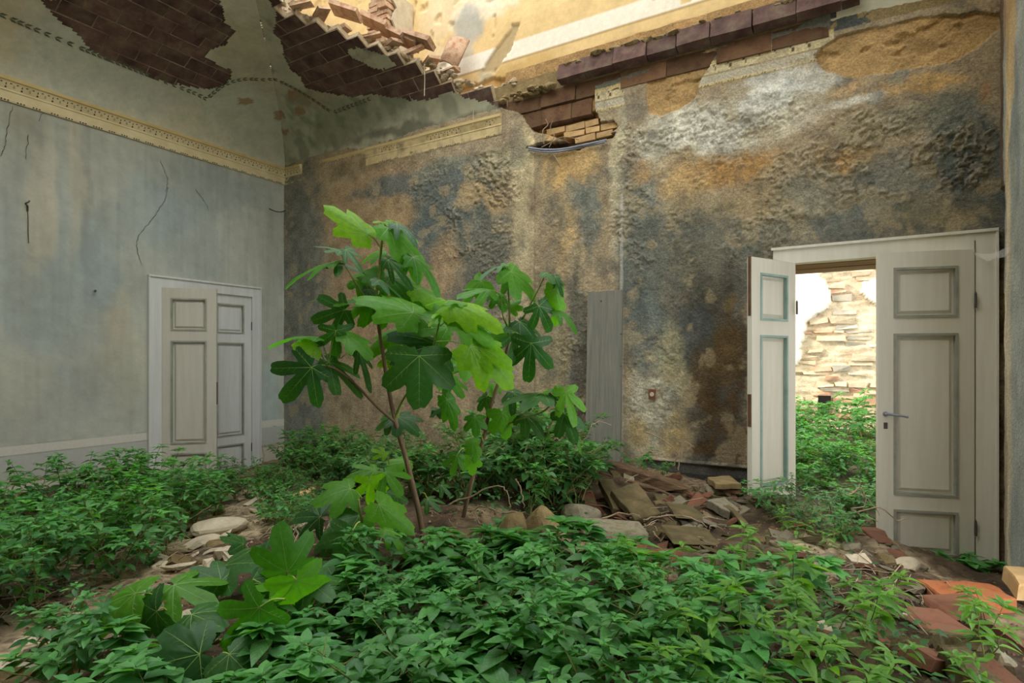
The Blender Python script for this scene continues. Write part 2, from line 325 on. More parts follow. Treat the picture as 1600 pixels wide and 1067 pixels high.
# --- back wall, lower storey: colours, flaking relief, bare patches
BBL = px_blobs(BW, [
    (470, 480, 42, 300, (112, 112, 104), 1), (470, 640, 42, 90, (116, 118, 112), .8), (585, 400, 75, 200, (146, 122, 96), .8), (560, 320, 60, 40, (150, 128, 96), .6),
    (655, 560, 45, 130, (150, 130, 104), .7), (700, 330, 70, 60, (92, 98, 94), 1), (640, 290, 90, 20, (94, 98, 94), .9),
    (760, 400, 50, 90, (98, 100, 92), .9), (600, 250, 90, 16, (116, 106, 80), .7), (735, 310, 26, 22, (168, 142, 104), .9), (770, 320, 24, 18, (166, 140, 104), .8),
    (690, 420, 30, 60, (150, 128, 100), .8), (620, 340, 30, 30, (158, 134, 100), .7), (660, 380, 24, 40, (92, 100, 98), .7),
    (745, 520, 45, 90, (112, 106, 94), .7), (700, 600, 60, 70, (152, 134, 108), .8), (780, 560, 30, 70, (120, 116, 100), .6), (720, 500, 20, 50, (92, 97, 93), .6),
    (822, 260, 18, 60, (196, 178, 140), .9), (820, 420, 18, 200, (168, 154, 124), .9), (775, 255, 50, 30, (150, 142, 116), .7), (690, 268, 60, 14, (120, 122, 108), .7),
    (872, 300, 22, 120, (182, 152, 106), .9), (900, 260, 40, 30, (190, 156, 104), .9), (862, 330, 14, 60, (112, 110, 98), .6), (900, 300, 18, 26, (112, 116, 108), .8), (925, 330, 22, 60, (100, 106, 100), .8),
    (860, 520, 40, 110, (138, 128, 102), .7), (905, 520, 20, 120, (88, 88, 80), .85), (905, 600, 18, 80, (84, 78, 68), .8), (925, 250, 26, 20, (176, 148, 104), .7),
    (967, 240, 10, 80, (196, 184, 152), .7), (975, 330, 14, 70, (172, 162, 138), .6), (1010, 400, 40, 120, (92, 97, 92), .9), (1000, 300, 30, 50, (120, 122, 112), .7),
    (1010, 520, 34, 70, (92, 100, 96), .8), (1050, 560, 30, 60, (146, 142, 114), .8), (1015, 640, 42, 70, (172, 166, 146), .85), (1000, 668, 20, 30, (162, 140, 96), .8), (1050, 680, 20, 40, (160, 138, 94), .8),
    (1065, 210, 90, 40, (178, 172, 154), .9), (1230, 135, 80, 36, (188, 184, 172), .9), (1150, 190, 130, 40, (196, 190, 176), .95), (1220, 150, 60, 26, (190, 188, 178), .8), (1210, 200, 70, 20, (182, 172, 150), .7),
    (1040, 250, 50, 16, (150, 128, 92), .6), (1130, 265, 80, 26, (158, 122, 76), .95), (1070, 290, 36, 40, (170, 140, 96), .8), (1080, 330, 50, 40, (140, 126, 98), .7), (1010, 262, 20, 20, (172, 140, 100), .8),
    (1100, 400, 90, 90, (96, 96, 86), .85), (1180, 310, 60, 30, (142, 124, 92), .7), (1180, 370, 60, 40, (104, 104, 92), .8),
    (1270, 320, 80, 60, (112, 112, 98), .7), (1330, 350, 110, 30, (88, 92, 88), .8), (1330, 250, 60, 20, (150, 124, 80), .6), (1400, 290, 70, 60, (98, 104, 100), .7),
    (1320, 258, 18, 14, (180, 146, 98), .9), (1500, 230, 60, 90, (88, 94, 90), .9), (1540, 300, 26, 120, (86, 92, 88), .9), (1460, 340, 80, 30, (110, 104, 82), .6), (1530, 250, 16, 60, (124, 116, 92), .6),
    (1440, 132, 80, 14, (176, 142, 94), .9), (1480, 120, 50, 12, (172, 140, 92), .7), (1330, 135, 30, 14, (190, 158, 118), .95), (1395, 127, 16, 9, (112, 116, 112), .9), (1340, 160, 40, 10, (184, 178, 164), .8),
    (1440, 180, 90, 26, (112, 112, 98), .7), (1370, 200, 60, 26, (142, 132, 106), .6), (1555, 140, 12, 30, (150, 116, 80), .7),
    (1110, 500, 60, 80, (82, 78, 68), .9), (1150, 560, 30, 120, (72, 66, 58), .8), (1080, 520, 30, 50, (78, 82, 80), .8),
    (1118, 640, 58, 105, (84, 66, 44), 1), (1118, 560, 50, 60, (84, 70, 52), .9), (1135, 540, 30, 50, (98, 80, 52), .8), (1145, 470, 20, 20, (110, 92, 62), .7),  # brown wall tone with the open door leaf's shadow painted in
    (1120, 735, 70, 22, (84, 82, 76), .9), (1160, 455, 16, 40, (100, 100, 96), .6), (1380, 372, 180, 16, (84, 84, 78), .7), (1562, 600, 14, 260, (96, 82, 62), .9)])
SAND = [[BW(780+.3*x, .3*y) for x, y in pl] for pl in [
    [(770, 380), (820, 345), (880, 328), (930, 362), (1010, 300), (1080, 262), (1150, 268), (1090, 360), (1040, 440), (1020, 510), (940, 570), (840, 605), (775, 590), (772, 450)]]]
SAND += [[BW(1140+.3*x, .3*y) for x, y in [(440, 290), (500, 235), (580, 190), (700, 160), (850, 130), (1000, 95), (1100, 80), (1290, 70), (1420, 90), (1400, 160), (1280, 260), (1150, 330), (1000, 345), (900, 375), (680, 410), (560, 400), (490, 370)]]]
HOLE = [BW(780+.3*x, .3*y) for x, y in [(140, 630), (260, 605), (400, 590), (500, 575), (530, 638), (600, 632), (622, 665), (560, 712), (440, 738), (350, 735), (260, 705), (190, 690)]]
SLIT = [BW(780+.3*x, .3*y) for x, y in [(140, 770), (240, 745), (330, 742), (480, 720), (610, 690), (600, 715), (500, 750), (420, 785), (250, 795)]]
PL_TOP = [BW(780+.3*x, .3*y) for x, y in [(0, 560), (60, 575), (110, 590), (150, 640), (500, 580), (492, 455), (690, 385), (880, 328), (930, 362), (1080, 262), (1534, 150)]] + [BW(1140+.3*x, .3*y) for x, y in [(170, 205), (310, 185), (420, 95), (540, 20), (640, -30), (1500, -160)]]
tx = np.array([p[0] for p in PL_TOP]); tz = np.array([p[1] for p in PL_TOP])
def wobble(u, v, a=.02, f=9, s=1): return u+a*(fbm(u*f, v*f, s, 4)-.5)*2, v+a*(fbm(u*f+9, v*f+5, s+2, 4)-.5)*2
def back_fields(u, v):
    wu, wv = wobble(u, v); sand = np.zeros(u.shape, bool)
    for pl in SAND: sand |= inpoly(wu, wv, pl)
    wu, wv = wobble(u, v, .008); hole = inpoly(wu, wv, HOLE); slit = inpoly(wu, wv, SLIT)
    top = np.interp(u, tx, tz)+.012*(fbm(u*20, v, 4)-.5); above = (v > top) & (u > 3.42)
    crum = np.zeros(u.shape)
    for (px, py, rx, ry, a) in [(1350, 250, 190, 90, 1), (1500, 250, 60, 90, 1), (1140, 190, 140, 45, .8), (1230, 300, 90, 60, 1), (760, 300, 70, 60, 1), (735, 350, 70, 60, .9), (690, 290, 60, 40, .6),
                                (1010, 240, 60, 60, .8), (990, 330, 40, 90, .8), (1040, 400, 70, 90, .6), (1020, 600, 50, 110, .5), (900, 560, 26, 150, .7), (780, 420, 40, 110, .6), (1180, 360, 90, 60, .6), (1080, 260, 90, 40, .7), (880, 430, 60, 160, .35)]:
        (cx, cz) = BW(px, py); ax = abs(BW(px+rx, py)[0]-BW(px-rx, py)[0])/2; az = abs(BW(px, py-ry)[1]-BW(px, py+ry)[1])/2
        d = np.sqrt(((u-cx)/ax)**2+((v-cz)/az)**2)+.7*(fbm(u*4, v*4, 77, 4)-.5); crum = np.maximum(crum, a*sstep(1.1, .6, d))
    return sand, hole, slit, above, crum
def flakes(u, v, crum):
    a = fbm(u*26, v*26, 41, 4); b2 = fbm(u*46+3*a, v*46, 52, 3); c2 = fbm(u*5, v*5, 43, 4)
    return crum*(sstep(.50, .54, a)*.6+sstep(.55, .58, b2)*.6)*(.25+.75*sstep(.40, .55, c2))
def back_disp(u, v):
    sand, hole, slit, above, crum = back_fields(u, v)
    d = .020+.012*(fbm(u*1.7, v*1.7, 61, 4)-.5)+.004*(fbm(u*24, v*24, 62, 4)-.5)+.019*flakes(u, v, crum)+.006*(fbm(u*40, v*40, 67, 3)-.5)*(.3+crum)
    lump = .022*sstep(.45, .7, fbm(u*3.2, v*6.5, 63, 5))*np.clip(crum*1.1, 0, 1)*sstep(3.2, 3.45, v); d = d+lump
    rough = .022*(fbm(u*7, v*9, 64, 6)-.5)+.01*(fbm(u*22, v*22, 65, 3)-.5)
    d = np.where(sand, -.012+rough+.018*sstep(.52, .56, fbm(u*2.6, v*5, 66, 4)), d)
    d = np.where(hole, -.07+rough, d); d = np.where(slit, -.05, d); d = np.where(above, -.012+rough*.5, d)
    lip = (v > .585) & (v < .605) & (u > 4.9) & (u < DX0-.1); d = d+.022*lip
    st = (u > 4.70) & (u < 4.735) & (v < 3.0) & (v > .3); d = d+.010*st     # raw edge beside the board
    d = d-.008*((np.abs(u-3.80) < .01) & (v > 1.0)); return d
def back_col(u, v):
    sand, hole, slit, above, crum = back_fields(u, v)
    c = comp(u, v, (146, 130, 106), BBL, 15, .12)*1.34*np.array([1.0, 1.0, .95])
    c *= (1+.34*(fbm(u*18, v*2.2, 21, 4)-.5)*sstep(3.6, 2.2, v))[..., None]
    mot = fbm(u*9, v*9, 23, 6); c *= (1+.8*(mot-.5)+.5*(fbm(u*45, v*45, 24, 3)-.5))[..., None]
    k = (sstep(.56, .68, fbm(u*5, v*5, 25, 6))*.42*sstep(1.5, 4.5, u))[..., None]; c = c*(1-k)+lin((92, 97, 93))*k
    k = (sstep(.60, .70, fbm(u*6+40, v*6, 26, 6))*.55)[..., None]; c = c*(1-k)+lin((176, 158, 122))*k
    f = flakes(u, v, crum); k = (np.clip(f, 0, 1)*.5)[..., None]; c = c*(1-k)+lin((168, 156, 130))*k
    sc = np.empty(c.shape); sc[:] = lin((184, 150, 100)); sc *= (1+.9*(fbm(u*6, v*8, 31, 6)-.5))[..., None]
    c = np.where(sand[..., None], sc, c)
    hc = np.empty(c.shape); hc[:] = lin((186, 148, 98)); hc *= (1+.8*(fbm(u*9, v*9, 33, 5)-.5))[..., None]
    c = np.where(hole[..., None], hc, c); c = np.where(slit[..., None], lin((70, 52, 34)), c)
    c = np.where(above[..., None], hc*.9, c)
    # painted dark band above the cornice and the cream cornice bands where the plaster survives
    top = np.interp(u, tx, tz); n2 = fbm(u*8, v*8, 35, 5)
    surv = (u > 3.98) & ~sand & ~hole & ~above & (u < 6.4)
    k = (surv & (v > 4.02) & (n2 > .36))[..., None]; c = np.where(k, lin((112, 112, 98)), c)
    k = ((u > 6.4) & (v > 4.0) & ~sand & ~above); kk = (k & (n2 > .55))[..., None]
    c = np.where(k[..., None], lin((146, 126, 86))*(.75+.5*n2[..., None]), c); c = np.where(kk, lin((84, 88, 82)), c)
    nz = fbm(u*11, v*11, 36, 5); cz = v+.006*(fbm(u*2, v*2, 37)-.5); cm = ((u > 4.30) & (u < 4.74) | (u > 5.28) & (u < 6.42)) & ~sand & ~hole & ~above
    for (z0, z1, cc) in ((3.985, 4.015, (208, 186, 126)), (3.90, 3.985, (218, 202, 156)), (3.83, 3.90, (196, 186, 160)), (3.80, 3.83, (214, 196, 146)), (3.892, 3.90, (150, 128, 86)), (4.012, 4.02, (150, 128, 86)), (3.798, 3.804, (150, 128, 86))):
        k = (cm & (cz > z0) & (cz < z1))[..., None]*(.92-.5*sstep(.5, .66, nz))[..., None]; c = c*(1-k)+lin(cc)*k
    fl = cm & ((((u*8.5) % 1 < .22) & (cz > 3.925) & (cz < 3.975) & (((u*8.5) % 1 < .1) ^ (cz < 3.95))) | (((u*42) % 1 < .4) & ((u*8.5) % 1 < .6) & (cz > 3.808) & (cz < 3.822)))
    c = np.where((fl & (nz < .58))[..., None], lin((96, 80, 54)), c)
    k = ((u > 4.9) & (u < DX0) & (v < .59))[..., None]; c = np.where(k, lin((92, 90, 84))*(.7+.6*mot[..., None]), c)
    k = ((u > 4.9) & (u < DX0) & (v < .50))[..., None]; c = np.where(k, lin((62, 60, 56))*(.7+.6*mot[..., None]), c)
    k = ((u > 4.70) & (u < 4.735) & (v < 3.0))[..., None]*.6; c = c*(1-k)+lin((196, 190, 176))*k
    k = ((u > .0) & (u < 1.4) & (v > .335) & (v < .375))[..., None]*.7; c = c*(1-k)+lin((172, 148, 104))*k
    return c
us = np.arange(-.02, W_+.016, .0105); vs = np.arange(0, 4.45, .0105)
wall_back = wall_grid('wall_back', us, vs, lambda u, v, d: np.stack([u, -d, v], -1),
    lambda u, v: ~((u > DX0) & (u < DX1) & (v < DZ)) & ~((u < 3.44) & (v > 4.08)), back_col, back_disp, M['wall'])
me_ = wall_back.data
# masonry of the back wall, reveal of the right doorway, upper storey
b = MB()
b.box((-.5, .10, 0), (DX0-.02, .55, 4.3)).box((DX1+.02, .10, 0), (8.0, .55, 4.3)).box((DX0-.02, .10, DZ+.06), (DX1+.02, .55, 4.3))
o = b.build('wall_back_masonry', M['mortar']); o['kind'] = 'structure'
UB = px_blobs(lambda x, y: (lambda p: (p[0], p[2]))(on_back(x, y, .22)), [
    (700, 20, 50, 40, (226, 206, 168), .7), (760, 10, 50, 20, (238, 226, 200), .7), (730, 45, 26, 30, (176, 172, 158), .9), (700, 100, 40, 30, (186, 180, 164), .7),
    (850, 5, 60, 14, (230, 204, 146), .6), (680, 60, 20, 40, (222, 196, 150), .6), (765, 110, 14, 30, (176, 170, 150), .8), (820, 110, 60, 26, (196, 160, 96), .7), (1000, 50, 60, 10, (206, 176, 118), .6)])
CHASE = [(lambda p: (p[0], p[2]))(on_back(x, y, .22)) for x, y in [(752, 113), (764, 92), (772, 80), (784, 64), (800, 42), (799, 38), (812, 36), (800, 71), (797, 80), (786, 94), (774, 112)]]
def up_col(u, v):
    c = comp(u, v, (222, 190, 134), UB, 45, .08); c *= (1+.3*(fbm(u*7, v*7, 46, 5)-.5))[..., None]
    j = .004*(fbm(u*9, v, 47)-.5); w2 = v+j
    k = ((w2 > 4.68) & (w2 < 4.87))[..., None]*.9; k = k*(fbm(u*4, v*4, 48, 4) > .3)[..., None]; c = c*(1-k)+lin((240, 230, 210))*k
    for a in (4.675, 4.872, 4.50, 5.05): c = np.where((np.abs(w2-a) < .006)[..., None], lin((176, 146, 96)), c)
    k = (w2 < 4.46+.14*fbm(u*3, v, 49, 5))[..., None]; c = np.where(k, lin((190, 152, 96))*(.6+.8*fbm(u*8, v*8, 50, 5)[..., None]), c)
    k = ((w2 < 4.35+.12*fbm(u*3, v, 51, 5)))[..., None]; c = np.where(k, lin((150, 104, 66)), c)
    sl_ = inpoly(*wobble(u, v, .012), CHASE); return np.where(sl_[..., None], lin((184, 160, 118)), c)
def up_disp(u, v):
    d = .004*(fbm(u*3, v*3, 53, 4)-.5); t = 4.46+.14*fbm(u*3, v, 49, 5)
    d = d-.03*(v < t)+.03*(fbm(u*9, v*9, 54, 5)-.5)*(v < t); sl_ = inpoly(*wobble(u, v, .012), CHASE)
    d = d-.018*sl_-.02*(sstep(.66, .68, fbm(u*5, v*5, 55, 4))*(u < 3.2)); return d
o = wall_grid('wall_back_upper', np.arange(-.1, 8.0, .02), np.arange(4.2, 6.5, .02), lambda u, v, d: np.stack([u, .22-d, v], -1), lambda u, v: u > -9, up_col, up_disp, M['upper'])
o = MB().box((-.5, .27, 4.3), (8.0, .6, 6.5)).build('wall_back_upper_masonry', M['mortar']); o['kind'] = 'structure'

# --- right wall with a window opening beyond the frame; upper part raised to cut sky light
RY0, RY1, RZ0, RZ1 = -3.4, -1.4, .25, 3.5
RB = [(.27, 1.6, .10, 1.9, (206, 190, 156), .9), (.26, 3.2, .08, .7, (190, 168, 124), .9), (.52, 1.8, .12, 2.0, (146, 150, 142), .7), (.30, 1.2, .12, 1.0, (176, 166, 142), .8), (.45, 2.8, .14, .7, (112, 118, 112), .7), (.35, 3.6, .14, .5, (178, 150, 104), .8), (.05, 1.6, .09, 1.2, (108, 92, 70), .9), (.15, .6, .12, .6, (140, 126, 100), .8), (.42, 2.2, .12, .8, (150, 150, 134), .7), (.2, 3.9, .3, .3, (150, 122, 84), .8)]
def rt_disp(u, v):
    e = .15+.05*(fbm(v*2.6, v*0, 71, 5)-.5)*2; d = np.where((u > e) | (v > 2.6), .025, -.03)
    return d+.012*(fbm(u*5, v*5, 72, 4)-.5)+.01*(fbm(u*20, v*20, 73, 3)-.5)*(u < e)
def rt_col(u, v):
    c = comp(u, v, (142, 144, 134), RB, 75, .06)*1.45; c = np.where((u < .13)[..., None], lin((112, 94, 72)), c); return c*(1+.7*(fbm(u*12, v*6, 76, 5)-.5))[..., None]
us = np.unique(np.concatenate([np.arange(-.02, 1.2, .015), np.arange(1.2, L_+.06, .06)]))
wall_right = wall_grid('wall_right', us, np.arange(0, 8.0, .04), lambda u, v, d: np.stack([W_-d, -u, v], -1),
    lambda u, v: ~((u > -RY1) & (u < -RY0) & (v > RZ0) & (v < RZ1)), rt_col, rt_disp, M['wall'])
b = MB()
b.box((W_+.035, RY1, 0), (W_+.5, .6, 8.0)).box((W_+.035, -7.9, 0), (W_+.5, RY0, 8.0)).box((W_+.035, RY0, 0), (W_+.5, RY1, RZ0)).box((W_+.035, RY0, RZ1), (W_+.5, RY1, 8.0))
o = b.build('wall_right_masonry', M['mortar_pale']); o['kind'] = 'structure'
b = MB()
for lo, hi in [((W_+.3, RY0, RZ0), (W_+.38, RY0+.07, RZ1)), ((W_+.3, RY1-.07, RZ0), (W_+.38, RY1, RZ1)), ((W_+.3, RY0, RZ1-.07), (W_+.38, RY1, RZ1))]: b.box(lo, hi)
o = b.build('window_1', M['white_paint']); o['kind'] = 'structure'
o = MB().box((-.5, -7.9, 0), (8.0, -L_, 8.0)).build('wall_front', M['mortar']); o['kind'] = 'structure'  # front wall raised above the room to cut sky light

# ------------------------------------------------------------------ the broken cloister vault
TH = np.linspace(0, math.pi/2, 600); _d = VA*(1-np.cos(TH)); _z = VR*np.sin(TH)
ARC = np.concatenate([[0], np.cumsum(np.hypot(np.diff(_d), np.diff(_z)))])
def vault_h(d): return Z0+VR*np.sqrt(np.clip(1-(1-np.clip(d, 0, VA)/VA)**2, 0, 1))
def prof(q, o=0.0):
    t = np.interp(q, ARC, TH); nd = -np.cos(t)/VA; nz = np.sin(t)/VR; n = np.hypot(nd, nz)
    return VA*(1-np.cos(t))+o*nd/n, Z0+VR*np.sin(t)+o*nz/n
def vpos(web, s, q, o=0.0):
    d, z = prof(q, o); s = s+0*d
    return np.stack([d, -s, z], -1) if web == 'left' else np.stack([s, -d, z], -1)
def on_vault(px, py):
    d = D(px, py); t = 3.0
    while t < 9:
        p = CAM+t*d; dd = min(p[0], -p[1])
        if dd < 0 or (p[2] > Z0 and p[2] >= vault_h(dd)): break
        t += .01
    return CAM+t*d
EDGE = [on_vault(*p) for p in [(817, 174), (790, 170), (766, 162), (745, 145), (718, 130), (688, 117), (634, 96), (604, 85), (568, 75), (511, 54), (470, 24), (430, 0)]]
REG = [(0, .05), (EDGE[0][0], .05)]+[(p[0], p[1]) for p in EDGE]+[(1.35, -2.4), (1.5, -4.2), (1.1, -5.6), (1.3, -7.5), (0, -7.5), (-.1, -7.5), (-.1, .05)]
def vpoly(L): return [tuple(on_vault(*p)[:2]) for p in L]
BR = [vpoly([(63, -6), (90, 27), (144, 75), (168, 90), (198, 102), (240, 120), (270, 129), (300, 135), (342, 136), (360, 120), (362, 108), (321, 90), (330, 75), (351, 69), (366, 45), (351, 33), (344, -6)]),
      vpoly([(420, -6), (432, 20), (425, 46), (440, 66), (455, 110), (470, 120), (478, 137), (505, 141), (530, 148), (580, 146), (640, 150), (670, 155), (700, 148), (718, 145), (735, 150), (765, 165), (817, 180), (830, 150), (700, 80), (560, 30), (440, -6)])]
SPOT = [vpoly([(x-a, y-b), (x+a*.6, y-b*1.1), (x+a, y+b*.4), (x+a*.1, y+b), (x-a*.9, y+b*.5)]) for x, y, a, b in ((383, 157, 13, 6), (436, 180, 10, 8), (470, 172, 9, 8), (447, 205, 7, 6), (462, 148, 12, 9))]
ISL = vpoly([(545, 75), (575, 70), (600, 82), (618, 100), (600, 106), (570, 100), (552, 88)])
def exposed(x, y):
    x2 = x+.035*(fbm(x*7, y*7, 81, 4)-.5)*2; y2 = y+.035*(fbm(x*7+5, y*7, 83, 4)-.5)*2
    return (inpoly(x2, y2, BR[0]) | inpoly(x2, y2, BR[1])) & ~inpoly(x2, y2, ISL)
ceiling = empty('ceiling'); ceiling['kind'] = 'structure'
BLEN, BCRS = .29, .148
def in_web(web, x, y): return (x <= -y+.001) if web == 'left' else (-y <= x+.001)
SMAX = {'left': L_, 'back': 4.0}
def vcol(web, x, y, s, q):
    sh = x.shape; u, v = s, q
    if web == 'left':
        c = comp(u, v, (190, 184, 158), [(2.6, .35, 1.2, .5, (176, 182, 166), .7), (.6, .5, .9, .5, (172, 176, 152), .8), (3.6, .5, .8, .8, (194, 178, 144), .7), (1.0, .9, .8, .4, (176, 180, 156), .6), (.8, 1.3, .9, .5, (170, 160, 128), .7)], 91, .15)
    else:
        c = comp(u, v, (178, 174, 148), [(.4, .4, .6, .5, (172, 176, 154), .8), (1.2, .35, .7, .3, (132, 136, 112), .8), (1.9, .4, .8, .25, (144, 146, 122), .7), (1.0, .75, .4, .15, (150, 138, 108), .7), (3.0, .3, .7, .3, (168, 166, 138), .7), (2.4, .06, 1.2, .07, (84, 84, 70), .7)], 93, .15)
        k = (sstep(.5, .66, fbm(u*5, v*5, 95, 6))*.5)[..., None]; c = c*(1-k)+lin((104, 108, 90))*k
    for k_, sp in enumerate(SPOT): c = np.where(inpoly(*wobble(x, y, .03, 12, k_), sp)[..., None], lin((150, 128, 98)), c)
    c *= (1+.3*(fbm(u*10, v*10, 97, 5)-.5))[..., None]; return c
for web in ('left', 'back'):
    step = .022; ss = np.arange(0, SMAX[web], step); qq = np.arange(.0, 2.75, step)
    U, Q = np.meshgrid(ss, qq, indexing='ij'); sc = (ss[:-1]+ss[1:])/2; qc = (qq[:-1]+qq[1:])/2; UC, QC = np.meshgrid(sc, qc, indexing='ij')
    pc = vpos(web, UC, QC); xc, yc = pc[..., 0], pc[..., 1]
    inw = in_web(web, xc, yc)
    keep = inw & inpoly(xc, yc, REG) & ~exposed(xc, yc)
    if web == 'back': keep &= ~((UC > 3.40+.1*fbm(UC*9, QC*9, 3)) & (QC > .22))
    und = .008*(fbm(U*3, Q*3, 99, 4)-.5)
    p = vpos(web, U, Q, -.016+und); idx = np.arange(U.size).reshape(U.shape)
    q4 = np.stack([idx[:-1, :-1], idx[1:, :-1], idx[1:, 1:], idx[:-1, 1:]], -1).reshape(-1, 4)[keep.reshape(-1)]
    if web == 'left': q4 = q4[:, ::-1].copy()
    P0 = vpos(web, U, Q)
    o = link('plaster', mesh('plaster', p.reshape(-1, 3), q4, True, col=vcol(web, P0[..., 0], P0[..., 1], U, Q).reshape(-1, 3)), M['vaultplaster'], ceiling)
    # bricks course by course; cells in or out as whole bricks give the toothed edge
    shell = MB(); rim = MB(); nc = int(2.9/BCRS)
    for k in range(nc):
        off = (k % 2)*BLEN/2
        for j in range(-1, int(SMAX[web]/BLEN)+1):
            s0, s1 = j*BLEN+off, (j+1)*BLEN+off; q0, q1 = k*BCRS, (k+1)*BCRS
            pcn = vpos(web, np.array((s0+s1)/2), np.array((q0+q1)/2)); x, y = float(pcn[0]), float(pcn[1])
            stub = web == 'back' and False
            if not inpoly(np.array(x), np.array(y), REG) and not stub: continue
            if not in_web(web, x, y) and not in_web(web, x-.12 if web == 'left' else x+.12, y): continue
            # mortar bed behind every brick of the shell (8 corners on the curved surface)
            def cell(a0, a1, b0, b1, o0, o1):
                return np.array([vpos(web, np.array(a), np.array(bb), oo) for oo in (o0, o1) for (a, bb) in ((a0, b0), (a1, b0), (a1, b1), (a0, b1))])
            F = [(0, 1, 2, 3), (4, 7, 6, 5), (0, 4, 5, 1), (1, 5, 6, 2), (2, 6, 7, 3), (3, 7, 4, 0)]
            far = all(bool(inpoly(np.array(x+a), np.array(y+b_), REG)) for a, b_ in ((.3, -.1), (.1, -.3), (.3, .2)) if y+b_ < .04)
            (shell if far else rim).add(cell(s0-.002, s1+.002, q0-.002, q1+.002, .006, .05+.02*random.random()), F)
            ex = any(bool(exposed(np.array(x+a), np.array(y+b))) for a in (-.14, 0, .14) for b in (-.14, 0, .14))
            if ex and y > -4.2:
                r = random.uniform; g = .005
                o0 = r(-.004, .003)
                v = cell(s0+g, s1-g, q0+g, q1-g, o0, .03)
                ms = mesh('brick', v, F, mi=[0, 1, 1, 1, 1, 1])
                link('brick', ms, [M['vbrick'], M['mortar' if far else 'mortar_pale']], ceiling)  # rim sides: pale broken mortar, with sky-lit brightness put into the colour
    if shell.n: shell.build('mortar_shell', M['mortar'], ceiling)
    if rim.n: rim.build('broken_rim', M['mortar_pale'], ceiling)
# rough rubble and mortar lumps left on the broken rim (above the shell)
lump = MB()
def ico(r, seed, sq=(1, 1, 1)):
    t = (1+5**.5)/2; v = np.array([(-1, t, 0), (1, t, 0), (-1, -t, 0), (1, -t, 0), (0, -1, t), (0, 1, t), (0, -1, -t), (0, 1, -t), (t, 0, -1), (t, 0, 1), (-t, 0, -1), (-t, 0, 1)], float)
    f = [(0, 11, 5), (0, 5, 1), (0, 1, 7), (0, 7, 10), (0, 10, 11), (1, 5, 9), (5, 11, 4), (11, 10, 2), (10, 7, 6), (7, 1, 8), (3, 9, 4), (3, 4, 2), (3, 2, 6), (3, 6, 8), (3, 8, 9), (4, 9, 5), (2, 4, 11), (6, 2, 10), (8, 6, 7), (9, 8, 1)]
    rr = random.Random(seed); v /= np.linalg.norm(v[0]); v = v*np.array([[rr.uniform(.65, 1.15)] for _ in v])*r*np.array(sq); return v, f
for k in range(420):
    i = random.randrange(len(EDGE)-1); t = random.random(); p = EDGE[i]*(1-t)+EDGE[i+1]*t
    inn = np.array([-.55, .45, 0])*random.uniform(.0, .4); d = max(.05, min(p[0]+inn[0], -(p[1]+inn[1]))); z = float(vault_h(d))+random.uniform(.06, .12)
    v, f = ico(random.uniform(.015, .055), k, (1.3, 1, .6)); a = random.uniform(0, 6.28); R = np.array(Matrix.Rotation(a, 3, 'Z')); lump.add(v@R.T+np.array([p[0]+inn[0], min(p[1]+inn[1], .1), z]), f)
o = lump.build('rim_rubble', M['mortar_pale'], ceiling); o['kind'] = 'stuff'
# second course of bricks lying on the rim
def brick_box(l, w_, t, seed, jit=.006):
    r = random.Random(seed); v = np.array([(x*l/2, y*w_/2, z*t/2) for z in (-1, 1) for (x, y) in ((-1, -1), (1, -1), (1, 1), (-1, 1))]); b2 = []
    v += np.array([[r.uniform(-jit, jit) for _ in range(3)] for _ in v])
    f = [(3, 2, 1, 0), (4, 5, 6, 7), (0, 1, 5, 4), (1, 2, 6, 5), (2, 3, 7, 6), (3, 0, 4, 7)]
    return v, f
for (px, py, dz, yaw, tl, ln) in [(470, 8, .07, .5, .15, .2), (500, 26, .08, -.4, .2, .24), (534, 48, .07, .2, .15, .18), (575, 62, .09, .6, .25, .26), (612, 74, .08, -.2, .2, .2), (648, 86, .10, .3, .3, .26), (676, 98, .07, -.5, .1, .17), (704, 112, .06, .1, .15, .2)]:
    p = on_vault(px, py); v, f = brick_box(ln, .13, .032, px, .012); Rm = np.array((Matrix.Rotation(yaw, 3, 'Z') @ Matrix.Rotation(-tl, 3, 'Y') @ Matrix.Rotation(tl*.8, 3, 'X')))
    link('brick', mesh('brick', v@Rm.T+p+np.array([-.08, .08, dz]), f), M['pbrick'], ceiling)
# painted garland: small leaf flecks on the cove
gar = MB()
def garland(pts):
    L = [on_vault(*p) for p in pts]; L = smooth_line(L, 10); acc = 0
    for a, b_ in zip(L[:-1], L[1:]):
        acc += np.linalg.norm(b_-a)
        if acc > .05:
            acc = 0; t = b_-a; t /= np.linalg.norm(t); m_ = (a+b_)/2
            dd = max(.02, min(m_[0], -m_[1])); web = 'left' if m_[0] < -m_[1] else 'back'
            th = math.acos(max(-1, min(1, 1-dd/VA))); nd, nz = -math.cos(th)/VA, math.sin(th)/VR; nn = math.hypot(nd, nz); nd /= nn; nz /= nn
            n_ = np.array([nd, 0, nz]) if web == 'left' else np.array([0, -nd, nz])
            m_[2] = float(vault_h(dd)); m_ = m_-n_*.0225; sd = np.cross(n_, t)
            for s_ in (-1, 1):
                c0 = m_-t*.025; tip = m_+t*.035+sd*s_*.022; gar.add([c0, m_+sd*s_*.022-t*.008, tip, m_+sd*s_*.004+t*.012], [(0, 1, 2, 3)])
garland([(-60, -4), (0, 20), (60, 44), (150, 82), (240, 118), (300, 142), (322, 152)]); garland([(322, 152), (350, 130), (380, 121), (415, 121), (450, 130), (485, 150), (520, 175)]); garland([(520, 175), (550, 163), (578, 153)])
o = gar.build('painted_garland', M['garland'], ceiling); o['kind'] = 'stuff'

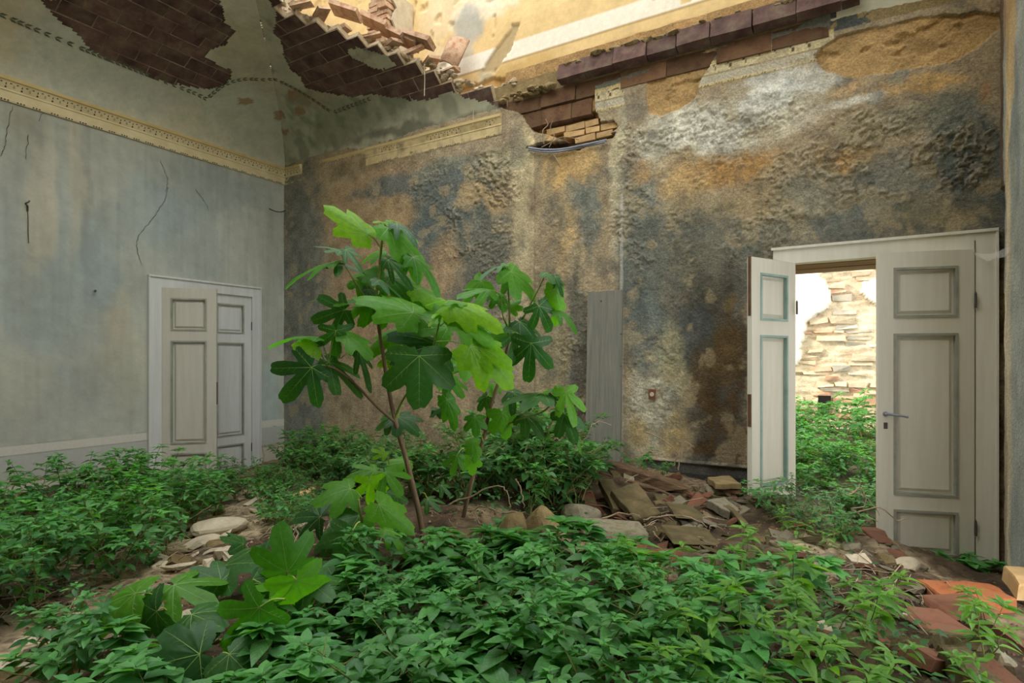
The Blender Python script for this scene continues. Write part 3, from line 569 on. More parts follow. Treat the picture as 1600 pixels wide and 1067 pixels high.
REG2 = [(6.36, .05), (6.46, -.05), (7.0, -.10), (6.95, -.8), (6.6, -1.6), (6.3, -2.6), (6.1, -3.6), (5.7, -5.2), (3.8, -5.9), (1.2, -5.8), (1.2, -7.6), (7.6, -7.6), (7.6, .05)]  # right and front vault remains, mostly unseen, added to cut sky light
def vpos2(web, s_, q, o_=0.0):
    d, z = prof(q, o_); s_ = s_+0*d
    return {'right': lambda: np.stack([W_-d, -s_, z], -1), 'front': lambda: np.stack([s_, d-L_, z], -1), 'back': lambda: np.stack([s_, -d, z], -1)}[web]()
for web, s0, s1 in (('right', 0, L_), ('front', 0, W_), ('back', 6.2, W_)):
    st_ = .04 if web == 'back' else .12; ss = np.arange(s0, s1+st_, st_); qq = np.arange(0, 2.9, st_); U, Q = np.meshgrid(ss, qq, indexing='ij'); UC, QC = np.meshgrid((ss[:-1]+ss[1:])/2, (qq[:-1]+qq[1:])/2, indexing='ij')
    pc = vpos2(web, UC, QC); xc, yc = pc[..., 0], pc[..., 1]; dd = {'right': W_-xc, 'front': yc+L_, 'back': -yc}[web]
    keep = inpoly(xc, yc, REG2) & (dd <= np.minimum(np.minimum(W_-xc, -yc), yc+L_)+.03)
    for nm, off in (('plaster', -.016), ('added_vault_masonry', .06)):
        p = vpos2(web, U, Q, off); idx = np.arange(U.size).reshape(U.shape); q4 = np.stack([idx[:-1, :-1], idx[1:, :-1], idx[1:, 1:], idx[:-1, 1:]], -1).reshape(-1, 4)[keep.reshape(-1)]
        if len(q4): link(nm, mesh(nm, p.reshape(-1, 3), q4, True, col=vcol('left', p[..., 0], p[..., 1], U, Q).reshape(-1, 3)), M['vaultplaster' if nm == 'plaster' else 'mortar'], ceiling)
# foot of the vault on the back wall: three rows of bricks, each brick a part of the wall
def foot_row(x0, x1, z0, z1, y, mat, ln, seed):
    r = random.Random(seed); x = x0
    while x < x1-.05:
        l = min(ln*r.uniform(.88, 1.1), x1-x); dy = r.uniform(-.012, .012)
        v, f = brick_box(l-.008, .10, z1-z0-.008, seed+int(x*100), .004)
        R = np.array(Matrix.Rotation(math.radians(-14 if y < -.05 else -6), 3, 'X'))
        link('brick', mesh('brick', v@R.T+np.array([x+l/2, y+dy+.03, (z0+z1)/2]), f), M[mat], wall_back); x += l
foot_row(3.62, 4.42, 3.79, 3.955, .005, 'sbrick', .30, 1)
foot_row(3.42, 6.50, 3.96, 4.125, .002, 'sbrick', .42, 2)
foot_row(4.10, 6.60, 4.14, 4.31, -.085, 'vbrick', .30, 3)
ledge = MB()
for k in range(420):
    x = random.uniform(3.4, 7.3); y = random.uniform(-.09, .22); hb = 4.14 if x < 4.1 else 4.30
    v, f = ico(random.uniform(.02, .06), 900+k, (1.3, 1, .6)); ledge.add(v+np.array([x, y, hb+max(0, y)*.35+random.uniform(-.02, .03)]), f)
ledge.box((3.3, .0, 4.1), (7.5, .3, 4.31))
o = ledge.build('ledge_rubble', M['sand_stone'], wall_back); o['kind'] = 'stuff'
# small bricks seen in the hole
for k, (z0, y0) in enumerate([(3.50, .02), (3.565, .02), (3.63, .02), (3.695, .02)]):
    x = 3.66+.05*(k % 2)
    while x < 4.62:
        l = random.uniform(.14, .24); v, f = brick_box(l-.012, .08, .055, int(x*99)+k, .006)
        if inpoly(np.array(x+l/2), np.array(z0+.03), [(a, c+.0) for a, c in HOLE]): link('brick', mesh('brick', v+np.array([x+l/2, .045, z0+.03]), f), M['ybrick'], wall_back)
        x += l

# --- cornice (trim) pieces
def cornice(name, axis, a, b_, mat, y_off=0.0, scale=1.0, orn=True, top=True):
    """moulding along 'left' (s = -y) or 'back' (x); profile in (out, z)"""
    pr = [(0, 3.805), (.012, 3.805), (.016, 3.822), (.010, 3.826), (.012, 3.895), (.020, 3.900), (.020, 3.908), (.014, 3.915), (.040, 3.965), (.048, 3.975), (.062, 3.985), (.062, 4.012), (0, 4.025)]
    def pt(s, o, z):
        o = .006+y_off+o*scale
        return (o, -s, z) if axis == 'left' else (s, -o, z)
    n = len(pr); v = [pt(s, o, z) for s in (a, b_) for o, z in pr]; f = [(i, i+1, n+i+1, n+i) for i in range(n-1)]+[tuple(range(n)), tuple(range(n, 2*n))[::-1]]
    mi = [1 if i in (10, 11, 9) else 0 for i in range(n-1)]+[0, 0]
    t = link(name, mesh(name, v, f, mi=mi), [M[mat], M['cornice_y']]); t['kind'] = 'structure'
    if orn:
        m_ = MB(); s = a+.03
        while s < b_-.04:
            if axis == 'left' or fbm(np.array(s*3.), np.array(0.), 7) > .42:
                w2 = .016
                for (ds, z0, z1, ww) in ((0, 3.922, 3.936, .018), (0, 3.945, 3.962, .010), (-.035, 3.958, 3.966, .02), (.035, 3.958, 3.966, .02), (-.055, 3.93, 3.955, .004), (.055, 3.93, 3.955, .004)):
                    oz = lambda z: np.interp(z, [3.915, 3.965], [.014, .040])+.002
                    m_.add([pt(s+ds-ww/2, oz(z0), z0), pt(s+ds+ww/2, oz(z0), z0), pt(s+ds+ww/4, oz(z1), z1), pt(s+ds-ww/4, oz(z1), z1)], [(0, 1, 2, 3)])
                for q in range(5):
                    if (int(s*40)+q) % 5 < 3: sx = s+q*.024-.05; m_.add([pt(sx, .018, 3.808), pt(sx+.012, .018, 3.808), pt(sx+.012, .018, 3.82), pt(sx, .018, 3.82)], [(0, 1, 2, 3)])
            s += .118
        if m_.n: o = m_.build('painted_ornament', M['dark'], t); o['kind'] = 'stuff'
    return t
cornice('trim_1', 'left', 0, 7.44, 'cornice')
cornice('trim_2', 'back', 0.006, .36, 'cornice')
for k, (a, b_) in enumerate([(.75, 1.5), (1.5, 2.35), (2.35, 2.9), (2.9, 3.42)]):
    cornice('trim_%d' % (3+k), 'back', a, b_, 'cornice_old', .012-.012*(k == 0), (.32, .42, .55, .55)[k])

# ------------------------------------------------------------------ doors
def leaf(root, w_, h, paint, mould, flip, name='door_leaf', hardware=()):
    """local: hinge edge at x=0, free edge at x=w, face at y=0 (towards -y), thickness +y"""
    st = .098; T = .04; rails = [(0, .11), (.42, .52), (1.66, 1.77), (h-.11, h)]
    b2 = MB(); b2.box((0, 0, 0), (st, T, h)).box((w_-st, 0, 0), (w_, T, h))
    for a, c in rails: b2.box((st, 0, a), (w_-st, T, c))
    lf = b2.build(name, M[paint], root)
    for (z0, z1) in [(.11, .42), (.52, 1.66), (1.77, h-.11)]:
        x0, x1 = st, w_-st
        pb = MB(); v = [(x0+.004, .026, z0+.004), (x1-.004, .026, z0+.004), (x1-.004, .026, z1-.004), (x0+.004, .026, z1-.004), (x0+.05, .012, z0+.05), (x1-.05, .012, z0+.05), (x1-.05, .012, z1-.05), (x0+.05, .012, z1-.05)]
        v += [(x0+.03, .026, z0+.03), (x1-.03, .026, z0+.03), (x1-.03, .026, z1-.03), (x0+.03, .026, z1-.03)]
        f = [(4, 5, 6, 7)]+[(8+i, 8+(i+1) % 4, 4+(i+1) % 4, 4+i) for i in range(4)]+[(i, (i+1) % 4, 8+(i+1) % 4, 8+i) for i in range(4)]
        pb.add(v, f).box((x0, .029, z0), (x1, .036, z1)); pb.build('panel', M[paint], lf)
        mb = MB(); k = .017
        for q, (lo, hi) in enumerate([((x0, -.006, z0), (x0+k, .024, z1)), ((x1-k, -.006, z0), (x1, .024, z1)), ((x0+k, -.006, z0), (x1-k, .024, z0+k)), ((x0+k, -.006, z1-k), (x1-k, .024, z1))]): mb.box(lo, hi)
        mb.build('moulding', M[mould], lf)
    return lf
def hinge(parent, x, z):
    MB().tube([(x, -.014, z-.05), (x, -.014, z+.05)], .008, 8).tube([(x, -.014, z+.05), (x, -.014, z+.06)], [.006, .003], 8).build('hinge', M['iron'], parent)
# door in the left wall
d1 = empty('door_1'); d1['kind'] = 'structure'
def lbox(b2, s0, s1, z0, z1, x0, x1, m=0): return b2.box((x0, -s1, z0), (x1, -s0, z1), m)
fr = MB(); lbox(fr, .40, .51, 0, 2.38, -.05, .03); lbox(fr, 1.62, 1.743, 0, 2.38, -.05, .03); lbox(fr, .51, 1.62, 2.27, 2.38, -.05, .03); lbox(fr, .385, 1.758, 2.38, 2.40, -.02, .045); lbox(fr, .385, .40, 0, 2.38, 0, .04); lbox(fr, 1.743, 1.758, 0, 2.38, 0, .04)
fr.build('door_frame', M['cool_paint'], d1)
for nm, hy, ang, wd in (('a', -1.62, 47, .563), ('b', -.51, 0, .555)):
    lf = leaf(d1, wd, 2.24, 'grey_paint' if nm == 'a' else 'cool_paint', 'shade_mould', False)
    if nm == 'a':   # hinge at the near jamb, swung into the room; face looks towards +x / -y
        a = math.radians(ang); lf.matrix_basis = Matrix(((math.sin(a), -math.cos(a), 0, .012), (math.cos(a), math.sin(a), 0, hy), (0, 0, 1, .03), (0, 0, 0, 1)))
    else:
        lf.matrix_basis = Matrix(((0, -1, 0, .005), (-1, 0, 0, hy), (0, 0, 1, .03), (0, 0, 0, 1)))
    for z in (.35, 1.87): hinge(lf, 0, z)
    MB().box((wd-.002, .005, .95), (wd+.003, .035, 1.2)).build('lock_plate', M['rust'], lf)
# door in the back wall
d2 = empty('door_2'); d2['kind'] = 'structure'
fr = MB(); fr.box((5.998, -.05, 0), (6.15, .06, 2.24)).box((7.275, -.05, 0), (7.387, .06, 2.24)).box((5.998, -.05, 2.24), (7.387, .06, 2.352)).box((5.985, -.065, 2.352), (7.40, 0, 2.372)).box((7.387, -.06, 0), (7.402, 0, 2.352))
fr.build('door_frame', M['white_paint'], d2)
MB().box((DX0-.01, .06, 2.235), (DX1+.01, .30, 2.31)).box((DX0-.01, .305, 2.23), (DX1+.01, .56, 2.30)).build('lintel_board', M['rawwood'], d2)
MB().box((DX0-.02, .06, 0), (DX0, .55, 2.25)).box((DX1, .06, 0), (DX1+.02, .55, 2.25)).build('reveal', M['mortar_pale'], d2)
a = math.radians(17); lf = leaf(d2, .592, 2.235, 'white_paint', 'shade_mould', True)
lf.matrix_basis = Matrix(((-math.cos(a), -math.sin(a), 0, 7.272), (-math.sin(a), math.cos(a), 0, -.055), (0, 0, 1, .005), (0, 0, 0, 1)))
for z in (.32, 1.88): hinge(lf, .0, z)
hb = MB(); hb.tube([(.545, .0, 1.09), (.545, -.045, 1.09)], .009, 8).tube(smooth_line([(.553, -.045, 1.098), (.52, -.048, 1.09), (.47, -.05, 1.085), (.42, -.046, 1.075)], 3), [.010, .010, .010, .009, .009, .009, .009, .008, .008, .009], 8).tube([(.545, -.001, 1.09), (.545, -.006, 1.09)], .018, 10); hb.build('handle', M['cable'], lf)
kb = MB(); kb.box((.532, -.004, .985), (.556, .001, 1.03)).tube([(.544, -.0045, 1.012), (.544, -.006, 1.012)], .004, 8).box((.542, -.006, .995), (.546, -.004, 1.01)); kb.build('keyhole_plate', M['iron'], lf)
ux, uy = -.457, -.889; lf = leaf(d2, .535, 2.235, 'white_paint', 'teal', False)
lf.matrix_basis = Matrix(((ux, uy, 0, 6.158), (uy, -ux, 0, -.055), (0, 0, 1, .005), (0, 0, 0, 1)))
MB().box((.533, .006, .98), (.539, .034, 1.22)).box((.539, .014, 1.03), (.541, .026, 1.09)).build('lock_plate', M['rust'], lf)
MB().box((.533, .008, 1.8), (.538, .032, 2.24)).build('edge_bolt', M['rust'], lf)
for z in (.32, 1.88): hinge(lf, 0, z)
# joint between the right jamb and its casing, seen as a thin groove
MB().box((7.272, -.054, 0), (7.276, -.05, 2.3)).build('groove', M['dark'], d2)
# ------------------------------------------------------------------ ground: debris over the floor
GC = [tuple(P(*p)) for p in [(0, 775, 5.23), (120, 768, 5.5), (440, 716, 7.8), (340, 748, 6.9), (330, 835, 4.3), (150, 860, 4.0), (430, 745, 6.5), (560, 760, 5.4), (660, 850, 2.9), (725, 805, 3.15),
      (960, 845, 3.4), (1000, 798, 3.85), (940, 736, 4.85), (1100, 757, 4.7), (1200, 775, 4.25), (1130, 875, 3.0), (1380, 845, 3.85), (1450, 885, 3.7), (1500, 905, 3.6), (1560, 897, 3.8),
      (800, 1067, 1.75), (400, 1067, 1.8), (100, 1000, 2.5), (0, 1045, 2.2), (1300, 1067, 1.75), (1560, 1067, 1.75), (1500, 972, 2.6), (850, 860, 2.9), (1250, 850, 3.3), (480, 900, 2.5), (250, 930, 2.7), (1320, 900, 2.9), (780, 770, 4.0)]]
GC += [(7.4, -3, .42), (7.3, -5, .4), (.1, -5, .25), (0, -7.4, .2), (3, -7, .35), (6.6, -5.2, .3), (5, -5.2, .45), (4, -4.6, .5), (.2, -.2, .16), (2, -.1, .30), (3.5, -.1, .42), (4.5, -.1, .53), (6.6, -7.2, .3), (1.5, -2.0, .2), (6.7, -.02, .06), (6.4, .3, .2)]
GC = np.array(GC)
def ground(x, y, rough=True):
    x = np.asarray(x, float); y = np.asarray(y, float)
    d2 = (x[..., None]-GC[:, 0])**2+(y[..., None]-GC[:, 1])**2+.02; w2 = d2**-1.7
    h = (w2*GC[:, 2]).sum(-1)/w2.sum(-1)
    return h+.05*(fbm(x*3, y*3, 121, 3)-.5) if rough else h
def gh(x, y): return float(ground(np.array(float(x)), np.array(float(y))))
def on_ground(px, py):
    d = D(px, py); t = 1.2
    while t < 9:
        p = CAM+t*d
        if p[2] < gh(p[0], p[1]): break
        t += .03
    p = CAM+t*d; return np.array([p[0], p[1], gh(p[0], p[1])])
gx = np.linspace(.0, W_-.02, 290); gy = np.concatenate([np.linspace(-7.43, -.02, 290), np.linspace(.0, .5, 14)])
X, Y = np.meshgrid(gx, gy, indexing='ij'); H = ground(X, Y)+.06*(fbm(X*11, Y*11, 122, 5)-.5)+.06*np.clip(fbm(X*5, Y*5, 123, 3)-.55, 0, 1)+.03*np.abs(fbm(X*18, Y*18, 126, 3)-.5)
def ground_col(x, y):
    c = np.empty(x.shape+(3,)); c[:] = lin((84, 68, 52)); n1 = fbm(x*2.2, y*2.2, 124, 5); n2 = fbm(x*9, y*9, 125, 5)
    k = sstep(.48, .6, n1)[..., None]; c = c*(1-k)+lin((134, 114, 88))*k
    for (px, py, r) in [(980, 800, .5), (1080, 800, .5), (1120, 850, .4), (1250, 950, .5), (1400, 980, .5)]:
        p = on_ground(px, py); dd = np.hypot(x-p[0], y-p[1])/r+.8*(n2-.5); k = sstep(1.2, .5, dd)[..., None]*.8; c = c*(1-k)+lin((66, 56, 38))*k
    for (px, py, r) in [(330, 835, .75), (380, 800, .5), (60, 1020, .5), (430, 765, .6), (20, 900, .4), (250, 905, .4), (1420, 890, .4), (1270, 850, .3)]:
        p = on_ground(px, py); dd = np.hypot(x-p[0], y-p[1])/r+.8*(n2-.5); k = sstep(1.1, .5, dd)[..., None]*.85; c = c*(1-k)+lin((176, 156, 124))*k
    n3 = fbm(x*28, y*28, 127, 4); k = (sstep(.52, .6, n3)*.6)[..., None]; c = c*(1-k)+lin((62, 50, 38))*k
    return c*(.4+1.2*n2)[..., None]
idx = np.arange(X.size).reshape(X.shape); q4 = np.stack([idx[:-1, :-1], idx[1:, :-1], idx[1:, 1:], idx[:-1, 1:]], -1)
mx_, my_ = (gx[:-1]+gx[1:])/2, (gy[:-1]+gy[1:])/2; q4 = q4[~((my_[None, :] > -.02) & ((mx_[:, None] < DX0) | (mx_[:, None] > DX1)))]
o = link('debris_mound', mesh('debris_mound', np.stack([X, Y, H], -1).reshape(-1, 3), q4, True, col=ground_col(X, Y).reshape(-1, 3)), M['yard'])
tag(o, 'mound of earth and fallen plaster covering the whole floor', 'rubble', kind='stuff')

# ------------------------------------------------------------------ yard behind the right door
YW = 5.0
def yh(x, y):
    t = np.clip((np.asarray(y, float)-.3)/4.4, 0, 1); return .12+.32*t+.12*(fbm(np.asarray(x)*1.5, np.asarray(y)*1.5, 131, 3)-.5)*t
X, Y = np.meshgrid(np.arange(2.5, 10.5, .1), np.arange(.45, YW+.1, .1), indexing='ij'); H = yh(X, Y); idx = np.arange(X.size).reshape(X.shape)
q4 = np.stack([idx[:-1, :-1], idx[1:, :-1], idx[1:, 1:], idx[:-1, 1:]], -1).reshape(-1, 4)
o = link('yard_ground', mesh('yard_ground', np.stack([X, Y, H], -1).reshape(-1, 3), q4, True), M['soil']); o['kind'] = 'structure'
PLS = [(lambda p: (p[0], p[2]))(on_back(x, y, YW)) for x, y in [(1236, 405), (1283, 405), (1283, 432), (1296, 452), (1301, 474), (1284, 486), (1262, 505), (1254, 528), (1250, 560), (1243, 575), (1236, 560)]]
PLS2 = [(lambda p: (p[0], p[2]))(on_back(x, y, YW)) for x, y in [(1350, 440), (1375, 435), (1375, 480), (1356, 470), (1345, 455)]]
def yd(u, v):
    wu, wv = wobble(u, v, .03); pl = inpoly(wu, wv, PLS) | inpoly(wu, wv, PLS2)
    rows = np.abs((v/.095) % 1-.5); d = .06*(fbm(u*5, v*12, 141, 6)-.5)-.012*(rows > .42)+.01
    return np.where(pl, .075+.01*fbm(u*5, v*5, 3), d)
def yc(u, v):
    wu, wv = wobble(u, v, .03); pl = inpoly(wu, wv, PLS) | inpoly(wu, wv, PLS2); n1 = fbm(u*5, v*12, 142, 5); n2 = fbm(u*2, v*2, 143, 4)
    c = np.empty(u.shape+(3,)); c[:] = lin((206, 188, 158)); c *= (.6+.8*n1)[..., None]
    k = (sstep(.55, .68, n2)*.5)[..., None]; c = c*(1-k)+lin((176, 150, 124))*k
    return np.where(pl[..., None], lin((236, 226, 206))*(.9+.2*n1[..., None]), c)
yw = wall_grid('yard_wall', np.arange(3.5, 9.5, .03), np.arange(0, 4.2, .025), lambda u, v, d: np.stack([u, YW-d, v], -1), lambda u, v: u > 0, yc, yd, M['yard'])
z = .6; row = 0; n_b = 0
ym = [mottled('yard_stone', (186, 166, 136), (218, 200, 170), 5, bs=25, bstr=.8, bd=.02, vary=.2), mottled('yard_brick', (176, 130, 104), (206, 166, 138), 6, bs=30, bstr=.6, vary=.2), mottled('yard_grey_stone', (150, 142, 126), (184, 174, 156), 6, bs=25, bstr=.7, vary=.15)]
while z < 3.1 and n_b < 290:
    h = random.uniform(.055, .13); x = 5.15+random.uniform(-.2, 0)
    while x < 7.15:
        l = random.uniform(.14, .42); xc = x+l/2
        if not inpoly(np.array(xc), np.array(z+h/2), PLS) and not inpoly(np.array(xc), np.array(z+h/2), PLS2) and random.random() < .6 and n_b < 295:
            v, f = brick_box(l-.03, .12, h-.028, n_b, .02); k = random.choices([0, 1, 2], [6, 3 if h < .085 else .6, 1.5])[0]
            link('stone', mesh('stone', v+np.array([xc, YW+.04-random.uniform(0, .03), z+h/2]), f), ym[k], yw); n_b += 1
        x += l
    z += h
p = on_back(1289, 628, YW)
o = MB().box((p[0]-.09, YW-.06, p[2]-.1), (p[0]+.08, YW+.02, p[2]+.1)).build('putlog_hole_shade', M['hole'], yw)  # near-black block painted as the shade inside a putlog hole
# ------------------------------------------------------------------ slabs, tiles, stones, beams of the rubble heap
def slab(name, corners, th, mat, label, cat, chips=0, seed=0, group=None):
    c = [P(*q) for q in corners]; n = np.cross(c[1]-c[0], c[3]-c[0]); n /= np.linalg.norm(n)
    if np.dot(n, CAM-c[0]) < 0: n = -n
    r = random.Random(seed+len(name)); top = []
    m_ = len(c)
    for i in range(m_):
        for k in range(3):
            t = k/3; q = c[i]*(1-t)+c[(i+1) % m_]*t; q = q+(np.random.default_rng(seed+i*9+k).random(3)-.5)*(.012 if k else .006); top.append(q)
    top = np.array(top); ctr = top.mean(0); N = len(top); bot = top-n*th
    edge_in = ctr+(top-ctr)*.965; v = np.concatenate([edge_in, top-n*th*.12, bot, [ctr+n*.004]])
    f = [(i, (i+1) % N, 3*N) for i in range(N)]
    for a in range(2): f += [(a*N+i, (a+1)*N+i, (a+1)*N+(i+1) % N, a*N+(i+1) % N) for i in range(N)]
    f += [tuple(range(2*N, 3*N))]
    org = v.mean(0); o = link(name, mesh(name, v-org, f), M[mat]); o.location = org; tag(o, label, cat, group); return o
def block(name, face, back, mat, label, cat, seed=0):   # front face corners (px, py, depth) pushed back by a vector away from the viewer
    c = [P(*q) for q in face]; off = np.array([FWD[0], FWD[1], .03])*back; r = np.random.default_rng(seed)
    v = np.array(c+[q+off for q in c])+(r.random((8, 3))-.5)*.012; org = v.mean(0)
    bm_f = [(0, 1, 2, 3), (7, 6, 5, 4), (0, 4, 5, 1), (1, 5, 6, 2), (2, 6, 7, 3), (3, 7, 4, 0)]
    o = link(name, mesh(name, v-org, bm_f), M[mat]); o.location = org
    md = o.modifiers.new('worn_edge', 'BEVEL'); md.width = .008; md.segments = 2; tag(o, label, cat); return o
slab('roof_tile', [(955, 765, 3.85), (995, 753, 4.0), (1033, 801, 3.65), (992, 811, 3.55)], .04, 'mossy', 'large mossy terracotta tile leaning on the rubble below the rotten beam', 'tile')
slab('floor_tile', [(936, 749, 4.1), (957, 747, 4.15), (978, 798, 3.75), (958, 792, 3.7)], .04, 'mossy', 'narrow mossy tile standing left of the large leaning tile', 'tile', seed=3)
slab('brick_fragment', [(1090, 767, 4.2), (1106, 781, 4.1), (1090, 792, 4.05), (1071, 791, 4.05)], .05, 'terracotta', 'reddish pointed brick fragment in the middle of the rubble heap', 'brick', seed=4)
slab('stone_slab', [(1105, 745, 4.5), (1140, 743, 4.6), (1158, 755, 4.35), (1118, 755, 4.25)], .04, 'sand_stone', 'yellowish flat stone at the foot of the brown wall', 'stone', seed=5)
slab('stone_slab', [(1104, 781, 4.0), (1132, 776, 4.1), (1156, 796, 3.85), (1140, 800, 3.75)], .05, 'stone', 'mossy pale slab lying right of the pointed brick fragment', 'stone', seed=6)
block('long_brick', [(1142, 799, 3.75), (1152, 798, 3.8), (1192, 842, 3.45), (1184, 846, 3.4)], .20, 'mossy', 'long brick sloping down to the right on edge', 'brick', 7)
block('stone_block', [(912, 825, 3.30), (1013, 833, 3.30), (1013, 846, 3.28), (912, 840, 3.28)], .22, 'stone', 'long pale moss-topped stone block in front of the leaning tile', 'stone', 8)
block('brick_slab', [(1050, 796, 3.6), (1090, 800, 3.7), (1108, 812, 3.6), (1055, 808, 3.5)], .16, 'mossy', 'mossy brick slab lying behind the dry straw of the rubble', 'brick', 9)
block('dark_slab', [(1046, 838, 3.2), (1120, 842, 3.3), (1130, 852, 3.2), (1050, 850, 3.1)], .2, 'mossy', 'dark mossy slab above the curved terracotta tile', 'stone', 10)
slab('floor_brick', [(1429, 904, 2.95), (1548, 911, 2.95), (1590, 935, 2.62), (1483, 936, 2.62)], .062, 'terra_bright', 'big orange brick lying flat before the right door', 'brick', seed=11)
slab('floor_brick', [(1569, 883, 3.0), (1640, 892, 3.0), (1660, 918, 2.75), (1592, 912, 2.7)], .075, 'ybrick', 'sandy orange brick cut by the right edge of the photo', 'brick', seed=12)
block('red_brick', [(1352, 830, 3.95), (1384, 830, 4.0), (1394, 850, 3.85), (1372, 849, 3.8)], .1, 'terracotta', 'dark red brick against the free edge of the right door leaf', 'brick', 13)
block('brick_fragment', [(1278, 902, 2.9), (1312, 905, 2.95), (1316, 920, 2.9), (1282, 918, 2.85)], .08, 'terracotta', 'small red brick fragment among the right-hand weeds', 'brick', 14)
block('brick_fragment', [(1049, 935, 2.4), (1062, 940, 2.4), (1072, 958, 2.35), (1060, 955, 2.35)], .06, 'terra_bright', 'thin orange brick sliver among the foreground weeds', 'brick', 15)
block('brick_fragment', [(1382, 918, 2.9), (1420, 925, 2.9), (1424, 940, 2.85), (1384, 932, 2.85)], .1, 'terra_bright', 'orange brick piece left of the big orange brick', 'brick', 16)
block('brick_fragment', [(1480, 955, 2.45), (1560, 950, 2.5), (1562, 968, 2.45), (1484, 972, 2.4)], .15, 'terracotta', 'dark brick under the big orange brick', 'brick', 17)
block('brick_fragment', [(1470, 985, 2.2), (1530, 990, 2.2), (1540, 1010, 2.15), (1475, 1008, 2.1)], .2, 'terracotta', 'reddish brick beside the splintered beam in the corner', 'brick', 18)
block('brick_fragment', [(455, 772, 5.0), (478, 768, 5.05), (488, 779, 5.0), (462, 784, 4.95)], .2, 'ybrick', 'orange brick piece by the left edge of the weed heap behind the fig', 'brick', 19)
block('brick_fragment', [(1166, 830, 3.5), (1196, 838, 3.5), (1200, 852, 3.45), (1168, 846, 3.4)], .1, 'mossy', 'small mossy brick right of the long sloping brick', 'brick', 20)
block('brick_fragment', [(905, 775, 3.9), (925, 762, 4.0), (934, 790, 3.85), (915, 798, 3.8)], .08, 'terracotta', 'brick piece left of the narrow standing tile', 'brick', 21)
block('stone_block', [(1025, 775, 4.1), (1048, 778, 4.1), (1050, 793, 4.05), (1030, 792, 4.0)], .1, 'mossy', 'small dark block between large tile and pointed fragment', 'stone', 22)
block('stone_block', [(1106, 760, 4.4), (1130, 762, 4.4), (1130, 772, 4.35), (1107, 771, 4.35)], .1, 'stone', 'square stone under the yellowish flat stone', 'stone', 23)
def roof_tile_curved(pts, r, label):
    a = P(*pts[0]); b_ = P(*pts[1]); ax = (b_-a); l = np.linalg.norm(ax); ax /= l; up = np.array([0, 0, 1.])-ax*ax[2]; up /= np.linalg.norm(up); sd = np.cross(ax, up); v = []; n = 9
    for k, c0 in enumerate((a, b_)):
        rr = r*(1 if k == 0 else .85)
        for o_ in (rr, rr-.014):
            for i in range(n): t = math.pi*i/(n-1); v.append(c0+sd*math.cos(t)*o_+up*(math.sin(t)*o_-r*.4))
    f = [(i, i+1, 2*n+i+1, 2*n+i) for i in range(n-1)]+[(n+i+1, n+i, 3*n+i, 3*n+i+1) for i in range(n-1)]+[(i+1, i, n+i, n+i+1) for i in range(n-1)]+[(2*n+i, 2*n+i+1, 3*n+i+1, 3*n+i) for i in range(n-1)]+[(0, 2*n, 3*n, n), (2*n-1, 4*n-1, 3*n-1, n-1)]
    o = link('curved_roof_tile', mesh('curved_roof_tile', v, f, True), M['terracotta']); return tag(o, label, 'tile')
roof_tile_curved([(985, 874, 3.0), (1066, 868, 2.95)], .075, 'reddish curved roof tile lying below the pale stone block')
roof_tile_curved([(1072, 882, 2.85), (1120, 905, 2.75)], .07, 'half buried curved roof tile right of the other curved tile')
roof_tile_curved([(1300, 975, 2.4), (1322, 1012, 2.25)], .06, 'dark curved tile shard among the weeds at lower right')
# rotten beams
def beam(name, a, b_, w_, h, mat, label, seed=0, n=14, rag=.35):
    a = P(*a); b_ = P(*b_); ax = b_-a; l = np.linalg.norm(ax); ax /= l; sd = np.cross(ax, [0, 0, 1.]); sd /= np.linalg.norm(sd); up = np.cross(sd, ax); r = np.random.default_rng(seed); v = []; m_ = 10
    for i in range(n+1):
        t = i/n; c0 = a+ax*l*t; e = .35+.65*min(1, min(t, 1-t)*6)
        for k in range(m_):
            q = 2*math.pi*k/m_; rr = (1+(r.random()-.5)*rag)*e; cx = max(-1, min(1, math.cos(q)*1.35)); cy = max(-1, min(1, math.sin(q)*1.35)); v.append(c0+sd*cx*w_/2*rr+up*cy*h/2*rr+ax*(r.random()-.5)*l/n*.8)
    f = [(i*m_+k, i*m_+(k+1) % m_, (i+1)*m_+(k+1) % m_, (i+1)*m_+k) for i in range(n) for k in range(m_)]+[tuple(range(m_))[::-1], tuple(range(n*m_, n*m_+m_))]
    o = link(name, mesh(name, v, f), M[mat]); return tag(o, label, 'beam')
beam('rotten_beam', (928, 722, 4.9), (1072, 766, 4.35), .14, .10, 'rotwood', 'rotten splintered beam lying on the rubble below the leaning board', 1)
beam('rotten_lath', (930, 737, 4.75), (1045, 772, 4.3), .06, .035, 'rotwood', 'thin rotten lath just below the rotten beam', 2)
beam('rotten_lath', (1035, 768, 4.3), (1096, 800, 4.0), .03, .02, 'rotwood', 'thin stick across the rubble right of the large tile', 3)
beam('splintered_beam', (1446, 985, 2.25), (1580, 1110, 1.75), .10, .08, 'rotwood', 'splintered beam in the lower right corner', 4)
beam('stick', (1105, 950, 2.4), (1170, 985, 2.3), .018, .016, 'twig', 'straight stick lying among the foreground weeds', 5)
def rock(name, px, py, z, r, sq, mat, label, seed, sink=.3, group=None, cat='stone'):
    v, f = ico(r*1.25, seed, sq); p = P(px, py, z)
    me_ = mesh(name, v, f); o = link(name, me_, M[mat]); md = o.modifiers.new('worn', 'BEVEL'); md.width = r*.18; md.segments = 2; md.limit_method = 'NONE'
    o.location = p; o.rotation_euler = (0, 0, seed*1.3); return tag(o, label, cat, group)
rock('rock', 806, 829, 2.9, .085, (1, .8, 1), 'sand_stone', 'yellow rock behind the foreground weeds, right of the thinner fig stem', 2)
rock('rock', 843, 828, 3.0, .10, (1, .8, 1.1), 'sand_stone', 'larger yellow rock right of the other yellow rock', 5)
